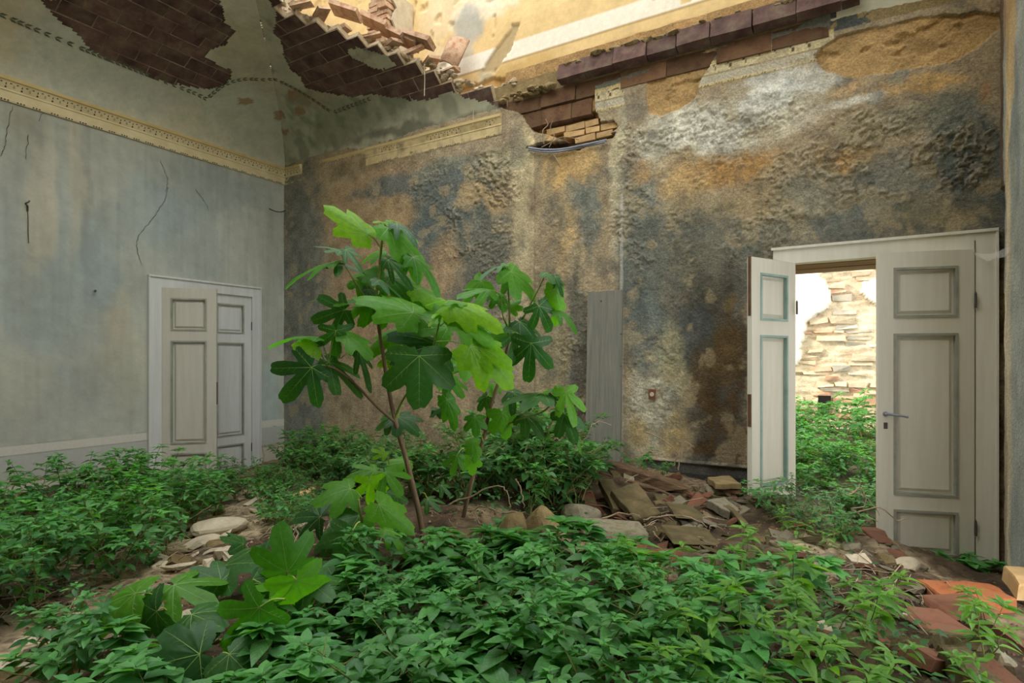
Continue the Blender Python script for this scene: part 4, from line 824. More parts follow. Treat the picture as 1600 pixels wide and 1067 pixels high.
rock('rock', 872, 842, 3.1, .07, (1, .8, .9), 'stone', 'grey stone right of the two yellow rocks', 6)
rock('rock', 345, 822, 4.3, .16, (1.3, 1, .5), 'plaster_bit', 'pale plaster lump in the bare patch left of the fig', 8)
rock('rock', 318, 850, 4.1, .15, (1.5, .9, .5), 'plaster_bit', 'flat pale plaster lump below the other pale lump', 9)
rock('rock', 352, 855, 3.9, .10, (1.3, .9, .5), 'sand_stone', 'sand-coloured lump at the right end of the bare patch', 10)
rock('rock', 908, 805, 3.6, .11, (1.2, 1, .8), 'stone', 'mossy pale lump at the left end of the long stone block', 12)
rock('rock', 1418, 882, 3.55, .09, (1.5, .8, .6), 'plaster_bit', 'white plaster lump near the foot of the right door leaf', 13)
rock('rock', 1400, 868, 3.7, .06, (1.3, .8, .7), 'terracotta', 'small brown lump beside the white plaster lump', 14)
rock('rock', 15, 1052, 2.2, .10, (1.4, 1, .4), 'plaster_bit', 'pale plaster slab in the lower left corner', 15)
rock('rock', 672, 842, 2.95, .05, (1.2, .9, .7), 'sand_stone', 'ochre stone at the foot of the main fig trunk', 16)
rock('rock', 1555, 1040, 1.9, .07, (1, 1, .7), 'stone', 'stone at the lower right edge under the splintered beam', 17)
rock('rock', 1430, 1050, 1.95, .08, (1.1, 1, .8), 'sand_stone', 'brown rock left of the splintered beam', 18)
rock('rock', 885, 768, 4.0, .10, (1, .8, .8), 'mossy', 'dark mossy lump at the left of the rubble heap', 19)
# chips scattered over the heap: built one of each kind, then copied
protos = []
for k in range(7):
    v, f = ico(1, 40+k, [(1.3, 1, .35), (1, .8, .6), (1.6, .7, .4)][k % 3]); protos.append(mesh('chip', v, f))
bv, bf = brick_box(2.2, 1.1, .5, 3, .12); protos.append(mesh('chip', bv, bf)); bv, bf = brick_box(1.6, 1.3, .35, 4, .2); protos.append(mesh('chip', bv, bf))
variants = {}
def chip(name, p, r, mat, label, group):
    k = random.randrange(len(protos)); key = (k, mat)
    if key not in variants:
        me_ = protos[k].copy(); me_.materials.clear(); me_.materials.append(M[mat]); variants[key] = me_
    o = bpy.data.objects.new(name, variants[key]); COL.objects.link(o); o.location = p; o.scale = (r, r, r); o.rotation_euler = (random.uniform(-.5, .5), random.uniform(-.5, .5), random.uniform(0, 6.28))
    return tag(o, label, 'stone', group)
def scatter_chips(n, poly, r0, r1, mats, name, label, group):
    xs = [q[0] for q in poly]; ys = [q[1] for q in poly]; c = 0; made = []
    while c < n:
        px, py = random.uniform(min(xs), max(xs)), random.uniform(min(ys), max(ys))
        if not inpoly(np.array(px), np.array(py), poly): continue
        p = on_ground(px, py); r = random.uniform(r0, r1)*(1 if random.random() < .85 else 1.5); p[2] += r*.25; o_ = chip(name, p, r, random.choice(mats), label, group); c += 1; made.append(o_)
    PIECES.append((made, label))
PIECES = []
scatter_chips(85, [(900, 760), (1060, 740), (1200, 770), (1340, 850), (1300, 900), (1100, 900), (900, 850)], .02, .05, ['stone', 'mossy', 'terracotta', 'sand_stone', 'mossy'], 'rubble_stone', 'small chip in the rubble heap', 'chips of the rubble heap')
scatter_chips(75, [(1180, 800), (1390, 845), (1480, 905), (1440, 985), (1250, 930), (1180, 860)], .015, .04, ['stone', 'plaster_bit', 'terracotta', 'mossy', 'stone', 'sand_stone'], 'slope_stone', 'small chip on the door slope', 'chips on the slope by the right door')
scatter_chips(60, [(260, 800), (420, 770), (470, 830), (380, 890), (250, 900)], .025, .07, ['plaster_bit', 'sand_stone', 'plaster_bit'], 'plaster_chip', 'pale plaster chip left of the fig', 'plaster chips left of the fig')
scatter_chips(40, [(0, 960), (140, 930), (260, 900), (330, 960), (0, 1090)], .02, .05, ['plaster_bit', 'sand_stone', 'stone'], 'path_stone', 'pale chip on the lower left strip', 'chips on the bare strip at lower left')
scatter_chips(45, [(640, 900), (1060, 930), (1400, 950), (1420, 1080), (640, 1080)], .02, .05, ['stone', 'terracotta', 'sand_stone'], 'ground_stone', 'chip under the foreground weeds', 'chips under the foreground weeds')
FRAG = {}
def fragments(n, poly, mats, label, group, l0=.10, l1=.27):
    xs = [q[0] for q in poly]; ys = [q[1] for q in poly]; out = []
    while len(out) < n:
        px, py = random.uniform(min(xs), max(xs)), random.uniform(min(ys), max(ys))
        if not inpoly(np.array(px), np.array(py), poly): continue
        p = on_ground(px, py); key = (random.randrange(6), random.choice(mats))
        if key not in FRAG:
            v, f = brick_box(1, random.Random(key[0]).uniform(.45, .8), random.Random(key[0]+9).uniform(.14, .3), key[0]+70, .05); FRAG[key] = mesh('brick_piece', v, f); FRAG[key].materials.append(M[key[1]])
        o = bpy.data.objects.new('brick_piece', FRAG[key]); COL.objects.link(o); l = random.uniform(l0, l1); o.scale = (l, l, l); p[2] += l*.08; o.location = p; o.rotation_euler = (random.gauss(0, .3), random.gauss(0, .3), random.uniform(0, 6.28)); tag(o, label, 'brick', group); out.append(o)
    return out
PIECES += [(fragments(112, [(890, 765), (960, 735), (1100, 752), (1200, 775), (1290, 830), (1240, 880), (1080, 895), (900, 850)], ['mossy', 'mossy', 'terracotta', 'stone', 'mossy'], '', 'loose pieces of the rubble heap', .05, .16), 'broken piece in the rubble heap'),
          (fragments(34, [(1180, 880), (1330, 850), (1440, 890), (1420, 1000), (1220, 1030)], ['mossy', 'terracotta', 'stone', 'plaster_bit'], '', 'loose pieces on the slope', .07, .18), 'broken piece on the slope to the door'),
          (fragments(22, [(1330, 985), (1440, 985), (1620, 1010), (1620, 1090), (1380, 1090)], ['terracotta', 'mossy', 'mossy'], '', 'loose pieces at the lower right', .08, .2), 'broken piece at the lower right corner')]
gr = MB()
for k in range(8000):
    px = random.uniform(-60, 1660); py = random.uniform(735, 1090) if px > 900 else random.uniform(760, 1090)
    p = on_ground(px, py) if k % 3 == 0 else p+np.array([random.uniform(-.15, .15), random.uniform(-.15, .15), 0])
    if not (.03 < p[0] < 7.38 and -7.3 < p[1] < -.04): continue
    p[2] = gh(p[0], p[1])+.008; r = random.uniform(.003, .010)*(1.6 if random.random() < .1 else 1); a = random.uniform(0, 6.3); ca, sa = math.cos(a)*r, math.sin(a)*r
    j_ = [random.uniform(.5, 1.5) for _ in range(4)]; gr.add([p+np.array([ca, sa, 0])*j_[0], p+np.array([-sa, ca, 0])*j_[1], p-np.array([ca, sa, 0])*j_[2], p+np.array([sa, -ca, 0])*j_[3], p+np.array([0, 0, r])], [(0, 1, 4), (1, 2, 4), (2, 3, 4), (3, 0, 4)])
tag(gr.build('gravel', M['gravel']), 'fine chips and gravel strewn over the debris', 'gravel', kind='stuff')

# --- board leaning on the back wall
N = 7; xs = np.linspace(4.395, 4.735, N); v = []
for (yy, zz) in ((-.125, .28), (-.055, 2.115)):
    for x in xs: v += [(x, yy, zz+.004*math.sin(x*40)), (x, yy+.028, zz+.004*math.sin(x*40))]
f = []
for i in range(N-1):
    A, B = 2*i, 2*(i+1); C0, D0 = 2*N+2*i, 2*N+2*(i+1)
    f += [(A, B, D0, C0), (A+1, C0+1, D0+1, B+1), (C0, D0, D0+1, C0+1), (A, A+1, B+1, B)]
f += [(0, 2*N, 2*N+1, 1), (2*N-2, 2*N-1, 4*N-1, 4*N-2)]
o = link('wooden_board', mesh('wooden_board', v, f), M['oldwood']); tag(o, 'tall weathered grey board leaning upright against the back wall', 'board')
nb = MB()
for (px, py) in [(970, 522), (970, 572), (938, 470)]:
    p = on_back(px, py, -.08); t = (p[2]-.28)/1.835; y = -.125+.07*t; nb.tube([(p[0], y+.002, p[2]), (p[0], y-.006, p[2])], .007, 6)
nb.build('nail_head', M['iron'], o)

# --- small things on the walls
o = MB().tube(smooth_line([on_left(46, 314, .03), on_left(44, 316, .05), on_left(40, 318, .04), on_left(43, 322, .006), on_left(43, 330, .006)], 4), .007, 6).build('wall_hook', M['iron'])
MB().tube(smooth_line([on_left(43, 322, .03), on_left(44, 345, .015), on_left(44, 362, .012), on_left(45, 380, .012)], 4), .003, 5).build('string', M['crack'], o); tag(o, 'dark iron hook with a hanging string on the left wall', 'hook')
o = MB().tube(smooth_line([on_left(421, 326, .02), on_left(430, 330, .09), on_left(440, 331, .06), on_left(447, 328, .02)], 5), .006, 6).build('wall_wire', M['crack']); tag(o, 'short bent dark wire in the left back corner', 'wire')
o = MB().tube([on_left(149, 454, 0), on_left(149, 454, .05)], .010, 6).tube([on_left(149, 454, .05), on_left(149, 456, .06)], [.012, .006], 6).build('wall_nail', M['iron']); tag(o, 'nail in the left wall to the left of the door', 'nail')
p = on_back(1019, 616, -.03)
o = empty('bell_push', p); b2 = MB().box((-.03, -.008, -.045), (.03, .012, .045)); b2.build('plate', M['terracotta'], o)
MB().tube([(0, -.008, 0), (0, -.016, 0)], [.02, .018], 12).build('button', M['plaster_bit'], o); tag(o, 'small square reddish plate with a round button on the back wall', 'switch')
ci = 0
for pts, r in [([(826, 231), (850, 234), (880, 233), (920, 225), (948, 219)], .012), ([(826, 234), (860, 238), (900, 232), (945, 222)], .009), ([(850, 225), (848, 205), (856, 195), (852, 186)], .005), ([(858, 230), (866, 212), (860, 200), (864, 188)], .004), ([(856, 236), (868, 246), (876, 262)], .005), ([(846, 230), (862, 222), (880, 214), (905, 218)], .004)]:
    o = MB().tube(smooth_line([on_back(x, y, -.05-.015*(k % 2)) for k, (x, y) in enumerate(pts)], 5), r, 6).build('cable' if r > .008 else 'wire', M['cable'] if r > .008 else M['twig'])
    tag(o, ['thick grey cable along the slit in the back wall', 'second grey cable just below the thick one', 'loose wire hanging over the left of the brick hole', 'loose wire beside the other one in the brick hole', 'wire end curling down below the cables', 'thin wire crossing the lower rim of the brick hole'][ci], 'cable' if r > .008 else 'wire'); ci += 1
for k, (x, y0, y1) in enumerate([(663, 104, 150), (739, 156, 197)]):
    a = on_vault(x, y0); bpt = a.copy(); bpt[2] -= abs(y1-y0)/FOC*np.dot(a-CAM, FWD); a[2] += .03
    o = MB().tube([a, (a+bpt)/2+np.array([.006, 0, 0]), bpt], .004, 5).build('hanging_wire', M['plaster_bit']); tag(o, ['thin pale wire hanging from the exposed vault bricks', 'thin pale wire hanging before the vault cove by the back wall'][k], 'wire')
# cobweb between the door casing and the right wall
v = []; n = 10
for i in range(n+1):
    t = i/n; q = on_back(1508+(1582-1508)*t, 0, -.06)
    a = np.array([7.27+.17*t, -.06-.32*t*t, 0]); sag = .03*math.sin(t*math.pi); top = 2.22-.0*t-sag; wd = .01+.05*math.sin(min(1, t*1.6)*math.pi*.5)*(.5+.5*math.sin(t*9+1)**2)
    v += [(a[0], a[1], top+.0), (a[0]-.006, a[1]-.004, top-wd)]
o = link('cobweb', mesh('cobweb', v, [(2*i, 2*i+1, 2*i+3, 2*i+2) for i in range(n)], True), M['web']); tag(o, 'dusty pale cobweb strung from the right door frame to the right wall', 'cobweb')
# broken brick stub of an upper wall above the vault
st = empty('brick_stub', (1.86, 0, 4.75)); zc = 0.0; k = 0
while zc < .95:
    for (x0, x1, y0, y1) in ([(-.15, .14, -.20, -.06), (-.15, .14, -.05, .09)] if k % 2 == 0 else [(-.15, -.01, -.19, .09), (.0, .14, -.21, .08)]):
        v, f = brick_box(x1-x0, y1-y0, .052, 300+k, .009); link('brick', mesh('brick', v+np.array([(x0+x1)/2+random.uniform(-.012, .012), (y0+y1)/2+random.uniform(-.02, .02), zc+.03]), f), M['pbrick'], st); k += 1
    zc += .066; k += 1
MB().box((-.13, -.17, 0), (.125, .20, .95)).build('mortar', M['mortar_pale'], st)
nn = 12; v = []; f = []
for i in range(nn):
    zz = i*.085; yy = -.20+.10*random.random()+.05*(i % 3 == 0)
    v += [(.145, yy, zz), (.145, .215, zz), (.17, yy, zz), (.17, .215, zz)]
for i in range(nn-1): a0 = 4*i; f += [(a0+2, a0+3, a0+7, a0+6), (a0, a0+2, a0+6, a0+4), (a0, a0+4, a0+5, a0+1)]
f += [(0, 1, 3, 2)]
link('plaster_skin', mesh('plaster_skin', v, f), M['plaster_bit'], st); tag(st, 'broken brick wall stub standing above the vault rim', 'brickwork')
for k, (px, py, z, yaw, tl, lab) in enumerate([(586, 36, 6.2, .3, .5, 'tilted brick just left below the brick stub'), (612, 52, 6.2, .2, .55, 'tilted brick below the brick stub'), (632, 62, 6.2, .25, .5, 'tilted brick right below the brick stub'), (655, 62, 6.1, .1, .45, 'thin brick lying on the vault rim right of the stub'), (540, 18, 6.1, .3, .4, 'tilted brick at the upper left of the vault rim')]):
    v, f = brick_box(.34, .16, .05, 500+k); R = np.array(Matrix.Rotation(yaw, 3, 'Z') @ Matrix.Rotation(tl, 3, 'Y') @ Matrix.Rotation(-.3, 3, 'X'))
    o = link('loose_brick', mesh('loose_brick', v@R.T, f), M['pbrick']); o.location = P(px, py, z); tag(o, lab, 'brick')
c4 = [on_back(700, 62, .05), on_back(733, 62, .08), on_back(713, 106, -.06), on_back(686, 96, -.06)]
v = np.array(c4); n_ = np.cross(v[1]-v[0], v[3]-v[0]); n_ /= np.linalg.norm(n_); n_ = n_ if np.dot(n_, CAM-v[0]) > 0 else -n_
prof_ = []; 
for q in (0, 1):
    for i in range(7):
        t = i/6; a = v[0]*(1-t)+v[1]*t if q == 0 else v[3]*(1-t)+v[2]*t; prof_.append(a+n_*.05*math.cos((t-.5)*math.pi))
pr2 = [p-n_*.018 for p in prof_]; vv = np.array(prof_+pr2); f = [(i, i+1, 8+i, 7+i) for i in range(6)]+[(14+i+1, 14+i, 21+i, 22+i) for i in range(6)]+[(i, 14+i, 15+i, i+1) for i in range(6)]+[(7+i, 8+i, 22+i, 21+i) for i in range(6)]+[(0, 7, 21, 14), (6, 20, 27, 13)]
o = link('roof_tile', mesh('roof_tile', vv, f, True), M['pbrick']); tag(o, 'pink terracotta tile leaning on the upper wall above the vault rim', 'tile')
# ------------------------------------------------------------------ plants
def fig_leaf_mesh(name, mats, seed, lobes, droop, cup):
    """unit leaf: petiole joint at origin, middle lobe to +Y, upper side +Z"""
    r = random.Random(seed); N = 84; A = math.radians(158)
    def rad(ph):
        best = .0
        for (c0, L, wd) in lobes:
            q = abs(ph-c0)/wd
            if q < 1: best = max(best, L*(1-.16*q)*(1-q**3.2)**.5)
        return max(best, (.36 if lobes[0][2] < .4 else .48)*(1-.12*abs(ph)) if abs(ph) < 2.3 else .2)
    ph = np.linspace(-A, A, N); R = np.array([rad(p) for p in ph]); k = np.array([.25, .5, .25]); R = np.convolve(np.pad(R, 1, 'edge'), k, 'valid')
    R *= 1+.028*np.sin(np.arange(N)*2.1+seed)+.02*np.sin(np.arange(N)*.9)
    side = r.uniform(-.12, .12); tw = r.uniform(-.35, .35)
    def zz(x, y):
        q = np.arctan2(x, y); rr = np.hypot(x, y); fold = 0
        for (c0, L, wd) in lobes: fold = np.maximum(fold, np.cos(np.clip((q-c0)*3, -1.57, 1.57)))
        return -droop*rr**2*.8-cup*x*x-.05*rr*fold*(1-.3*rr)+side*x+tw*x*y+.012*np.sin(x*17+seed)*rr+.012*np.sin(y*15+seed*2)*rr
    rings = [.3, .62, .86, 1.0]; v = [(0, 0, 0)]
    for t in rings:
        x = R*np.sin(ph)*t; y = R*np.cos(ph)*t; v += list(zip(x, y, zz(x, y)))
    f = [(0, 1+i+1, 1+i) for i in range(N-1)]; mi = [0]*(N-1)
    for a in range(3):
        o0, o1 = 1+a*N, 1+(a+1)*N
        for i in range(N-1): f.append((o0+i, o0+i+1, o1+i+1, o1+i)); mi.append(0)
    # raised veins
    for (c0, L, wd) in lobes:
        for sgn in (1, -1):
            b0 = len(v); m_ = 7
            for i in range(m_):
                t = i/(m_-1)*L*.93; x, y = math.sin(c0)*t, math.cos(c0)*t; wv = .007*(1-.8*i/(m_-1))
                for s_ in (-1, 1): xx = x+s_*wv*math.cos(c0); yy = y-s_*wv*math.sin(c0); v.append((xx, yy, float(zz(x, y))+sgn*.006))
            for i in range(m_-1): q = (b0+2*i, b0+2*i+1, b0+2*i+3, b0+2*i+2); f.append(q if sgn < 0 else q[::-1]); mi.append(1)
        for i in range(1, 5):           # side veins, upper face
            t = L*(.18+.15*i)
            for s_ in (-1, 1):
                q = c0+s_*.75; l2 = min(wd, .3)*.55*(1-.1*i)*L; x0, y0 = math.sin(c0)*t, math.cos(c0)*t; x1, y1 = x0+math.sin(q)*l2, y0+math.cos(q)*l2
                b0 = len(v)
                for (x, y, ww) in ((x0, y0, .004), (x1, y1, .001)): v += [(x-ww, y, float(zz(np.array(x), np.array(y)))+.005), (x+ww, y, float(zz(np.array(x), np.array(y)))+.005)]
                f.append((b0, b0+1, b0+3, b0+2)); mi.append(1)
    me_ = mesh(name, v, f, True, mi)
    for m in mats: me_.materials.append(m)
    return me_
LOB = {'b': [(0, 1.0, .36), (.82, .88, .36), (-.82, .86, .36), (1.72, .56, .40), (-1.72, .56, .40)],      # deep lobes
       'w': [(0, 1.0, .46), (.80, .86, .46), (-.80, .84, .46), (1.68, .60, .52), (-1.68, .60, .52)],      # broad, shallow
       'n': [(0, 1.0, .28), (.72, .66, .28), (-.72, .64, .28), (1.5, .42, .36), (-1.5, .42, .36)],
       'e': [(0, 1.0, .42), (.64, .74, .40), (-.64, .72, .40), (1.4, .46, .46), (-1.4, .46, .46)]}
FIGM = {}
def figmesh(kind, mat, var):
    key = (kind, mat, var)
    if key not in FIGM: FIGM[key] = fig_leaf_mesh('leaf', [M[mat], M['vein']], hash(kind) % 7*0+ord(kind)+var*13, LOB[kind], (.25, .6, .1, .45, .35)[var], (.25, .1, .5, .4, .05)[var])
    return FIGM[key]
def fig_leaf(root, rw, B, T, a, wdt, kind, mat, att, k, flip=False):
    y = T-B; L = np.linalg.norm(y); y = y/L; toc = CAM-B; toc /= np.linalg.norm(toc); n = a*toc+(1-a)*np.array([0, 0, 1.]); n = n-y*np.dot(n, y); n /= np.linalg.norm(n)
    if flip: n = -n
    x = np.cross(y, n); Lf = L*1.0; wdt = wdt*.86
    o = bpy.data.objects.new('leaf', figmesh(kind, mat, (k*3+int(B[0]*50)) % 5)); COL.objects.link(o); o.parent = root
    m4 = Matrix.Identity(4)
    for i in range(3): m4[i][0] = x[i]*Lf*wdt; m4[i][1] = y[i]*Lf; m4[i][2] = n[i]*Lf; m4[i][3] = B[i]-rw[i]
    o.matrix_basis = m4
    if att is not None:
        mid = (B+att)/2+np.array([0, 0, .012]); inv = np.linalg.inv(np.array(m4)); pts = smooth_line([att-rw, mid-rw, B-rw], 3); pts = pts@inv[:3, :3].T+inv[:3, 3]
        mb = MB(); mb.tube(pts, np.linspace(.0032, .0022, len(pts))/Lf, 5); mb.build('petiole', M['petiole'], o, True)
    return o
def stem_path(L): return smooth_line([P(*q) for q in L], 5)
FZ = 2.9
fig = empty('fig_tree', P(664, 850, 2.9)); rw = np.array(fig.location)
tag(fig, 'young fig tree with two thin bare stems and big lobed leaves, mid room', 'tree')
def stem(root, rw, name, L, r0, r1, mat):
    p = stem_path(L); MB().tube(p-rw, np.linspace(r0, r1, len(p)), 8).build(name, M[mat], root, True)
stem(fig, rw, 'trunk', [(664, 868, 2.9), (660, 830, 2.9), (650, 780, 2.9), (634, 715, 2.9), (618, 660, 2.9), (606, 600, 2.9), (598, 550, 2.9), (590, 498, 2.9)], .0155, .008, 'bark')
stem(fig, rw, 'upper_shoot', [(590, 498, 2.9), (587, 470, 2.9), (592, 430, 2.9), (595, 395, 2.9), (598, 368, 2.9), (604, 347, 2.9)], .009, .004, 'shoot')
stem(fig, rw, 'branch', [(618, 660, 2.9), (590, 636, 2.85), (560, 605, 2.78), (530, 580, 2.72), (510, 571, 2.7)], .008, .005, 'bark')
stem(fig, rw, 'branch', [(587, 497, 2.9), (570, 465, 2.86), (553, 438, 2.84), (540, 415, 2.82), (533, 394, 2.8)], .006, .003, 'shoot')
stem(fig, rw, 'branch', [(617, 658, 2.9), (626, 632, 2.88), (648, 596, 2.8), (668, 566, 2.74), (678, 538, 2.7), (686, 505, 2.68), (689, 488, 2.68)], .007, .003, 'shoot')
stem(fig, rw, 'trunk', [(722, 815, 3.15), (735, 760, 3.12), (746, 715, 3.1), (757, 680, 3.08), (764, 645, 3.05), (778, 600, 3.03), (786, 575, 3.02), (793, 540, 3.0), (796, 518, 3.0)], .0125, .007, 'bark')
stem(fig, rw, 'branch', [(796, 518, 3.0), (796, 480, 3.0), (794, 450, 3.0), (795, 428, 3.0)], .006, .003, 'shoot')
stem(fig, rw, 'branch', [(796, 518, 3.0), (785, 490, 2.98), (783, 464, 2.96)], .005, .003, 'shoot')
stem(fig, rw, 'branch', [(798, 520, 3.0), (818, 495, 2.98), (834, 465, 2.96), (843, 448, 2.95), (852, 428, 2.94)], .006, .003, 'shoot')
stem(fig, rw, 'branch', [(757, 680, 3.08), (785, 666, 3.05), (815, 654, 3.0), (845, 645, 2.97), (862, 632, 2.96)], .006, .004, 'shoot')
FL = [ # base, tip, facing, width, kind, material, petiole start, depth
 (574, 366, 507, 317, .55, 1.0, 'e', 'figyoung', (594, 386), 2.86), (607, 356, 668, 404, .45, 1.0, 'e', 'fig', (598, 370), 2.86), (620, 349, 656, 363, .15, .8, 'n', 'figdark', (604, 347), 2.88),
 (604, 346, 624, 343, .4, 1.0, 'n', 'figyoung', None, 2.9), (598, 347, 584, 342, .4, .9, 'n', 'figyoung', None, 2.9), (645, 402, 702, 440, .3, .9, 'n', 'fig', (600, 406), 2.85), (641, 402, 652, 420, .7, 1.2, 'b', 'fig', None, 2.88),
 (533, 392, 488, 375, .25, .9, 'n', 'figdark', (538, 405), 2.78), (540, 390, 566, 414, .5, .8, 'n', 'figdark', None, 2.78), (524, 408, 432, 426, .3, .8, 'n', 'fig', (540, 418), 2.8), (530, 410, 564, 420, .35, .9, 'b', 'figdark', None, 2.83),
 (592, 420, 548, 424, .4, 1.0, 'w', 'fig', None, 2.93), (606, 406, 646, 438, .55, .7, 'n', 'figdark', (600, 425), 2.83), (592, 438, 648, 464, .12, .8, 'n', 'figdark', None, 2.82), (645, 489, 562, 444, .5, 1.0, 'e', 'fig', (680, 519), 2.72),
 (610, 434, 673, 449, .5, .9, 'w', 'fig', (595, 440), 2.92), (620, 440, 668, 474, .5, .9, 'w', 'fig', None, 2.95), (566, 469, 480, 461, .12, .8, 'n', 'fig', (586, 478), 2.84), (538, 484, 484, 500, .85, 1.15, 'b', 'figdark', (584, 480), 2.78),
 (578, 470, 535, 488, .5, .9, 'w', 'fig', (588, 485), 2.88), (575, 452, 590, 492, .5, .6, 'n', 'figdark', None, 2.9), (497, 527, 422, 510, .14, .8, 'n', 'fig', (512, 560), 2.7), (494, 541, 456, 539, .6, 1.0, 'w', 'figyoung', (507, 565), 2.72),
 (525, 516, 525, 567, .95, 1.1, 'b', 'figdark', (512, 570), 2.68), (541, 522, 583, 546, .4, .9, 'e', 'fig', (530, 560), 2.72), (560, 546, 586, 613, .4, .65, 'n', 'figdark', (532, 560), 2.72), (487, 574, 434, 632, .92, 1.2, 'b', 'figdark', (512, 573), 2.66),
 (514, 566, 574, 614, .55, .8, 'b', 'figdark', (510, 571), 2.74), (655, 556, 655, 640, .95, 1.25, 'w', 'figdark', (676, 548), 2.6), (614, 553, 588, 572, .5, 1.0, 'w', 'figyoung', None, 2.93), (688, 489, 669, 508, .6, .7, 'n', 'figyoung', None, 2.68),
 (690, 489, 698, 506, .7, .8, 'n', 'figyoung', None, 2.68), (690, 488, 676, 486, .3, .8, 'n', 'figyoung', None, 2.68), (684, 540, 614, 500, .35, 1.0, 'w', 'figdark', (676, 552), 2.78), (680, 546, 706, 564, .4, 1.0, 'w', 'figdark', None, 2.76),
 (700, 512, 640, 470, .4, 1.0, 'w', 'fig', (684, 520), 2.8), (706, 476, 785, 492, .5, .9, 'e', 'figyoung', (691, 490), 2.66), (722, 472, 668, 457, .22, .8, 'n', 'fig', (700, 480), 2.68), (715, 497, 774, 529, .45, .9, 'e', 'fig', (688, 509), 2.66),
 (735, 541, 815, 592, .6, 1.05, 'e', 'figyoung', (682, 534), 2.6), (740, 540, 798, 556, .62, 1.0, 'e', 'figyoung', None, 2.62), (738, 492, 768, 512, .5, 1.0, 'b', 'figdark', None, 2.9), (763, 453, 714, 455, .4, .9, 'b', 'fig', (784, 464), 2.96),
 (790, 426, 786, 407, .6, 1.1, 'w', 'fig', (795, 430), 3.0), (786, 414, 747, 420, .12, .7, 'n', 'figdark', (794, 430), 2.98), (798, 424, 846, 460, .45, 1.0, 'w', 'fig', (796, 440), 2.96), (793, 436, 806, 455, .6, 1.0, 'w', 'fig', None, 3.02),
 (797, 482, 812, 464, .6, 1.2, 'w', 'fig', (797, 482), 3.02), (776, 460, 788, 478, .5, 1.0, 'w', 'fig', None, 3.02), (853, 426, 885, 438, .3, 1.0, 'w', 'figdark', None, 2.93), (868, 432, 880, 460, .6, .7, 'n', 'figdark', None, 2.92), (866, 452, 870, 512, .7, .7, 'e', 'fig', (846, 445), 2.9),
 (872, 486, 906, 499, .15, .7, 'n', 'fig', None, 2.92), (842, 478, 866, 521, .75, 1.1, 'b', 'figdark', (828, 478), 2.9), (812, 503, 845, 531, .5, .9, 'w', 'figdark', (802, 512), 2.95), (830, 536, 824, 608, .95, .95, 'b', 'figdark', (800, 520), 2.86), (808, 520, 798, 566, .8, 1.0, 'b', 'figdark', (800, 518), 2.92),
 (722, 572, 680, 561, .35, 1.0, 'b', 'fig', (690, 600), 2.9), (736, 576, 702, 570, .3, 1.0, 'b', 'fig', None, 2.98), (738, 562, 752, 590, .6, 1.0, 'w', 'fig', None, 3.1), (772, 600, 748, 599, .4, 1.0, 'w', 'fig', None, 3.1), (850, 616, 783, 612, .15, .9, 'w', 'figdark', (862, 632), 2.95), (800, 612, 830, 628, .4, 1.0, 'b', 'figdark', None, 3.05),
 (870, 606, 826, 607, .15, .6, 'n', 'fig', (862, 630), 2.96), (884, 612, 900, 666, .75, .8, 'b', 'fig', (862, 630), 2.9), (872, 608, 880, 648, .6, .6, 'n', 'fig', None, 2.93), (882, 646, 901, 692, .7, .9, 'w', 'figdark', (860, 640), 2.92), (898, 672, 912, 710, .4, .5, 'n', 'fig', None, 2.92),
 (863, 617, 873, 642, .5, .7, 'n', 'figdark', None, 2.95), (785, 645, 796, 692, .7, 1.0, 'w', 'fig', (775, 668), 3.0), (820, 648, 850, 668, .4, 1.0, 'w', 'figdark', (815, 654), 3.02), (698, 624, 720, 674, .6, .7, 'e', 'fig', (680, 612), 2.85), (742, 652, 744, 678, .8, 1.2, 'w', 'fig', (755, 690), 3.0), (702, 633, 668, 646, .3, .9, 'w', 'figdark', None, 2.95),
 (714, 712, 706, 742, .9, 1.1, 'b', 'fig', (726, 700), 3.0), (736, 716, 740, 748, .8, .9, 'w', 'fig', (724, 702), 3.02), (738, 690, 742, 716, .6, .8, 'w', 'fig', None, 3.05), (612, 654, 584, 668, .5, 1.2, 'w', 'figdark', (618, 660), 2.95), (622, 652, 652, 668, .5, 1.2, 'w', 'figdark', (628, 632), 2.95),
 (678, 640, 700, 640, .5, 1.0, 'w', 'figdark', None, 3.0), (700, 590, 724, 612, .5, 1.0, 'w', 'fig', None, 3.05), (760, 620, 742, 640, .5, 1.0, 'w', 'figdark', None, 3.1), (668, 780, 688, 796, .6, 1.0, 'b', 'figdark', (660, 770), 2.95), (690, 758, 706, 776, .6, 1.0, 'b', 'figdark', None, 3.0),
 (602, 470, 556, 500, .5, 1.0, 'w', 'fig', (592, 480), 2.95), (652, 452, 706, 474, .4, .9, 'e', 'figyoung', None, 2.86), (692, 556, 648, 586, .5, 1.0, 'w', 'fig', None, 2.95), (760, 522, 806, 500, .5, 1.0, 'w', 'fig', (796, 522), 3.05), (622, 518, 572, 540, .4, 1.0, 'w', 'fig', (600, 540), 2.98), (560, 438, 596, 462, .5, 1.0, 'w', 'fig', None, 2.92),
 (628, 382, 662, 420, .4, .9, 'e', 'fig', (597, 385), 2.95), (596, 392, 560, 402, .3, 1.0, 'w', 'fig', None, 2.95), (660, 470, 700, 505, .5, 1.0, 'e', 'fig', None, 2.9), (752, 440, 720, 470, .5, 1.0, 'w', 'fig', (783, 466), 3.0)]
def put(root, rw, L):
    for k, (bx, by, tx_, ty_, a, wd, kind, mat, att, z) in enumerate(L):
        tz_ = z-.10*(1-a)+(.05 if k % 2 else -.03); B = P(bx, by, z); T = P(tx_, ty_, tz_)
        A = P(att[0], att[1], z+.06 if z > 2.4 else z+.03) if att else None
        fig_leaf(root, rw, B, T, a, wd, kind, mat, A, k)
put(fig, rw, FL)
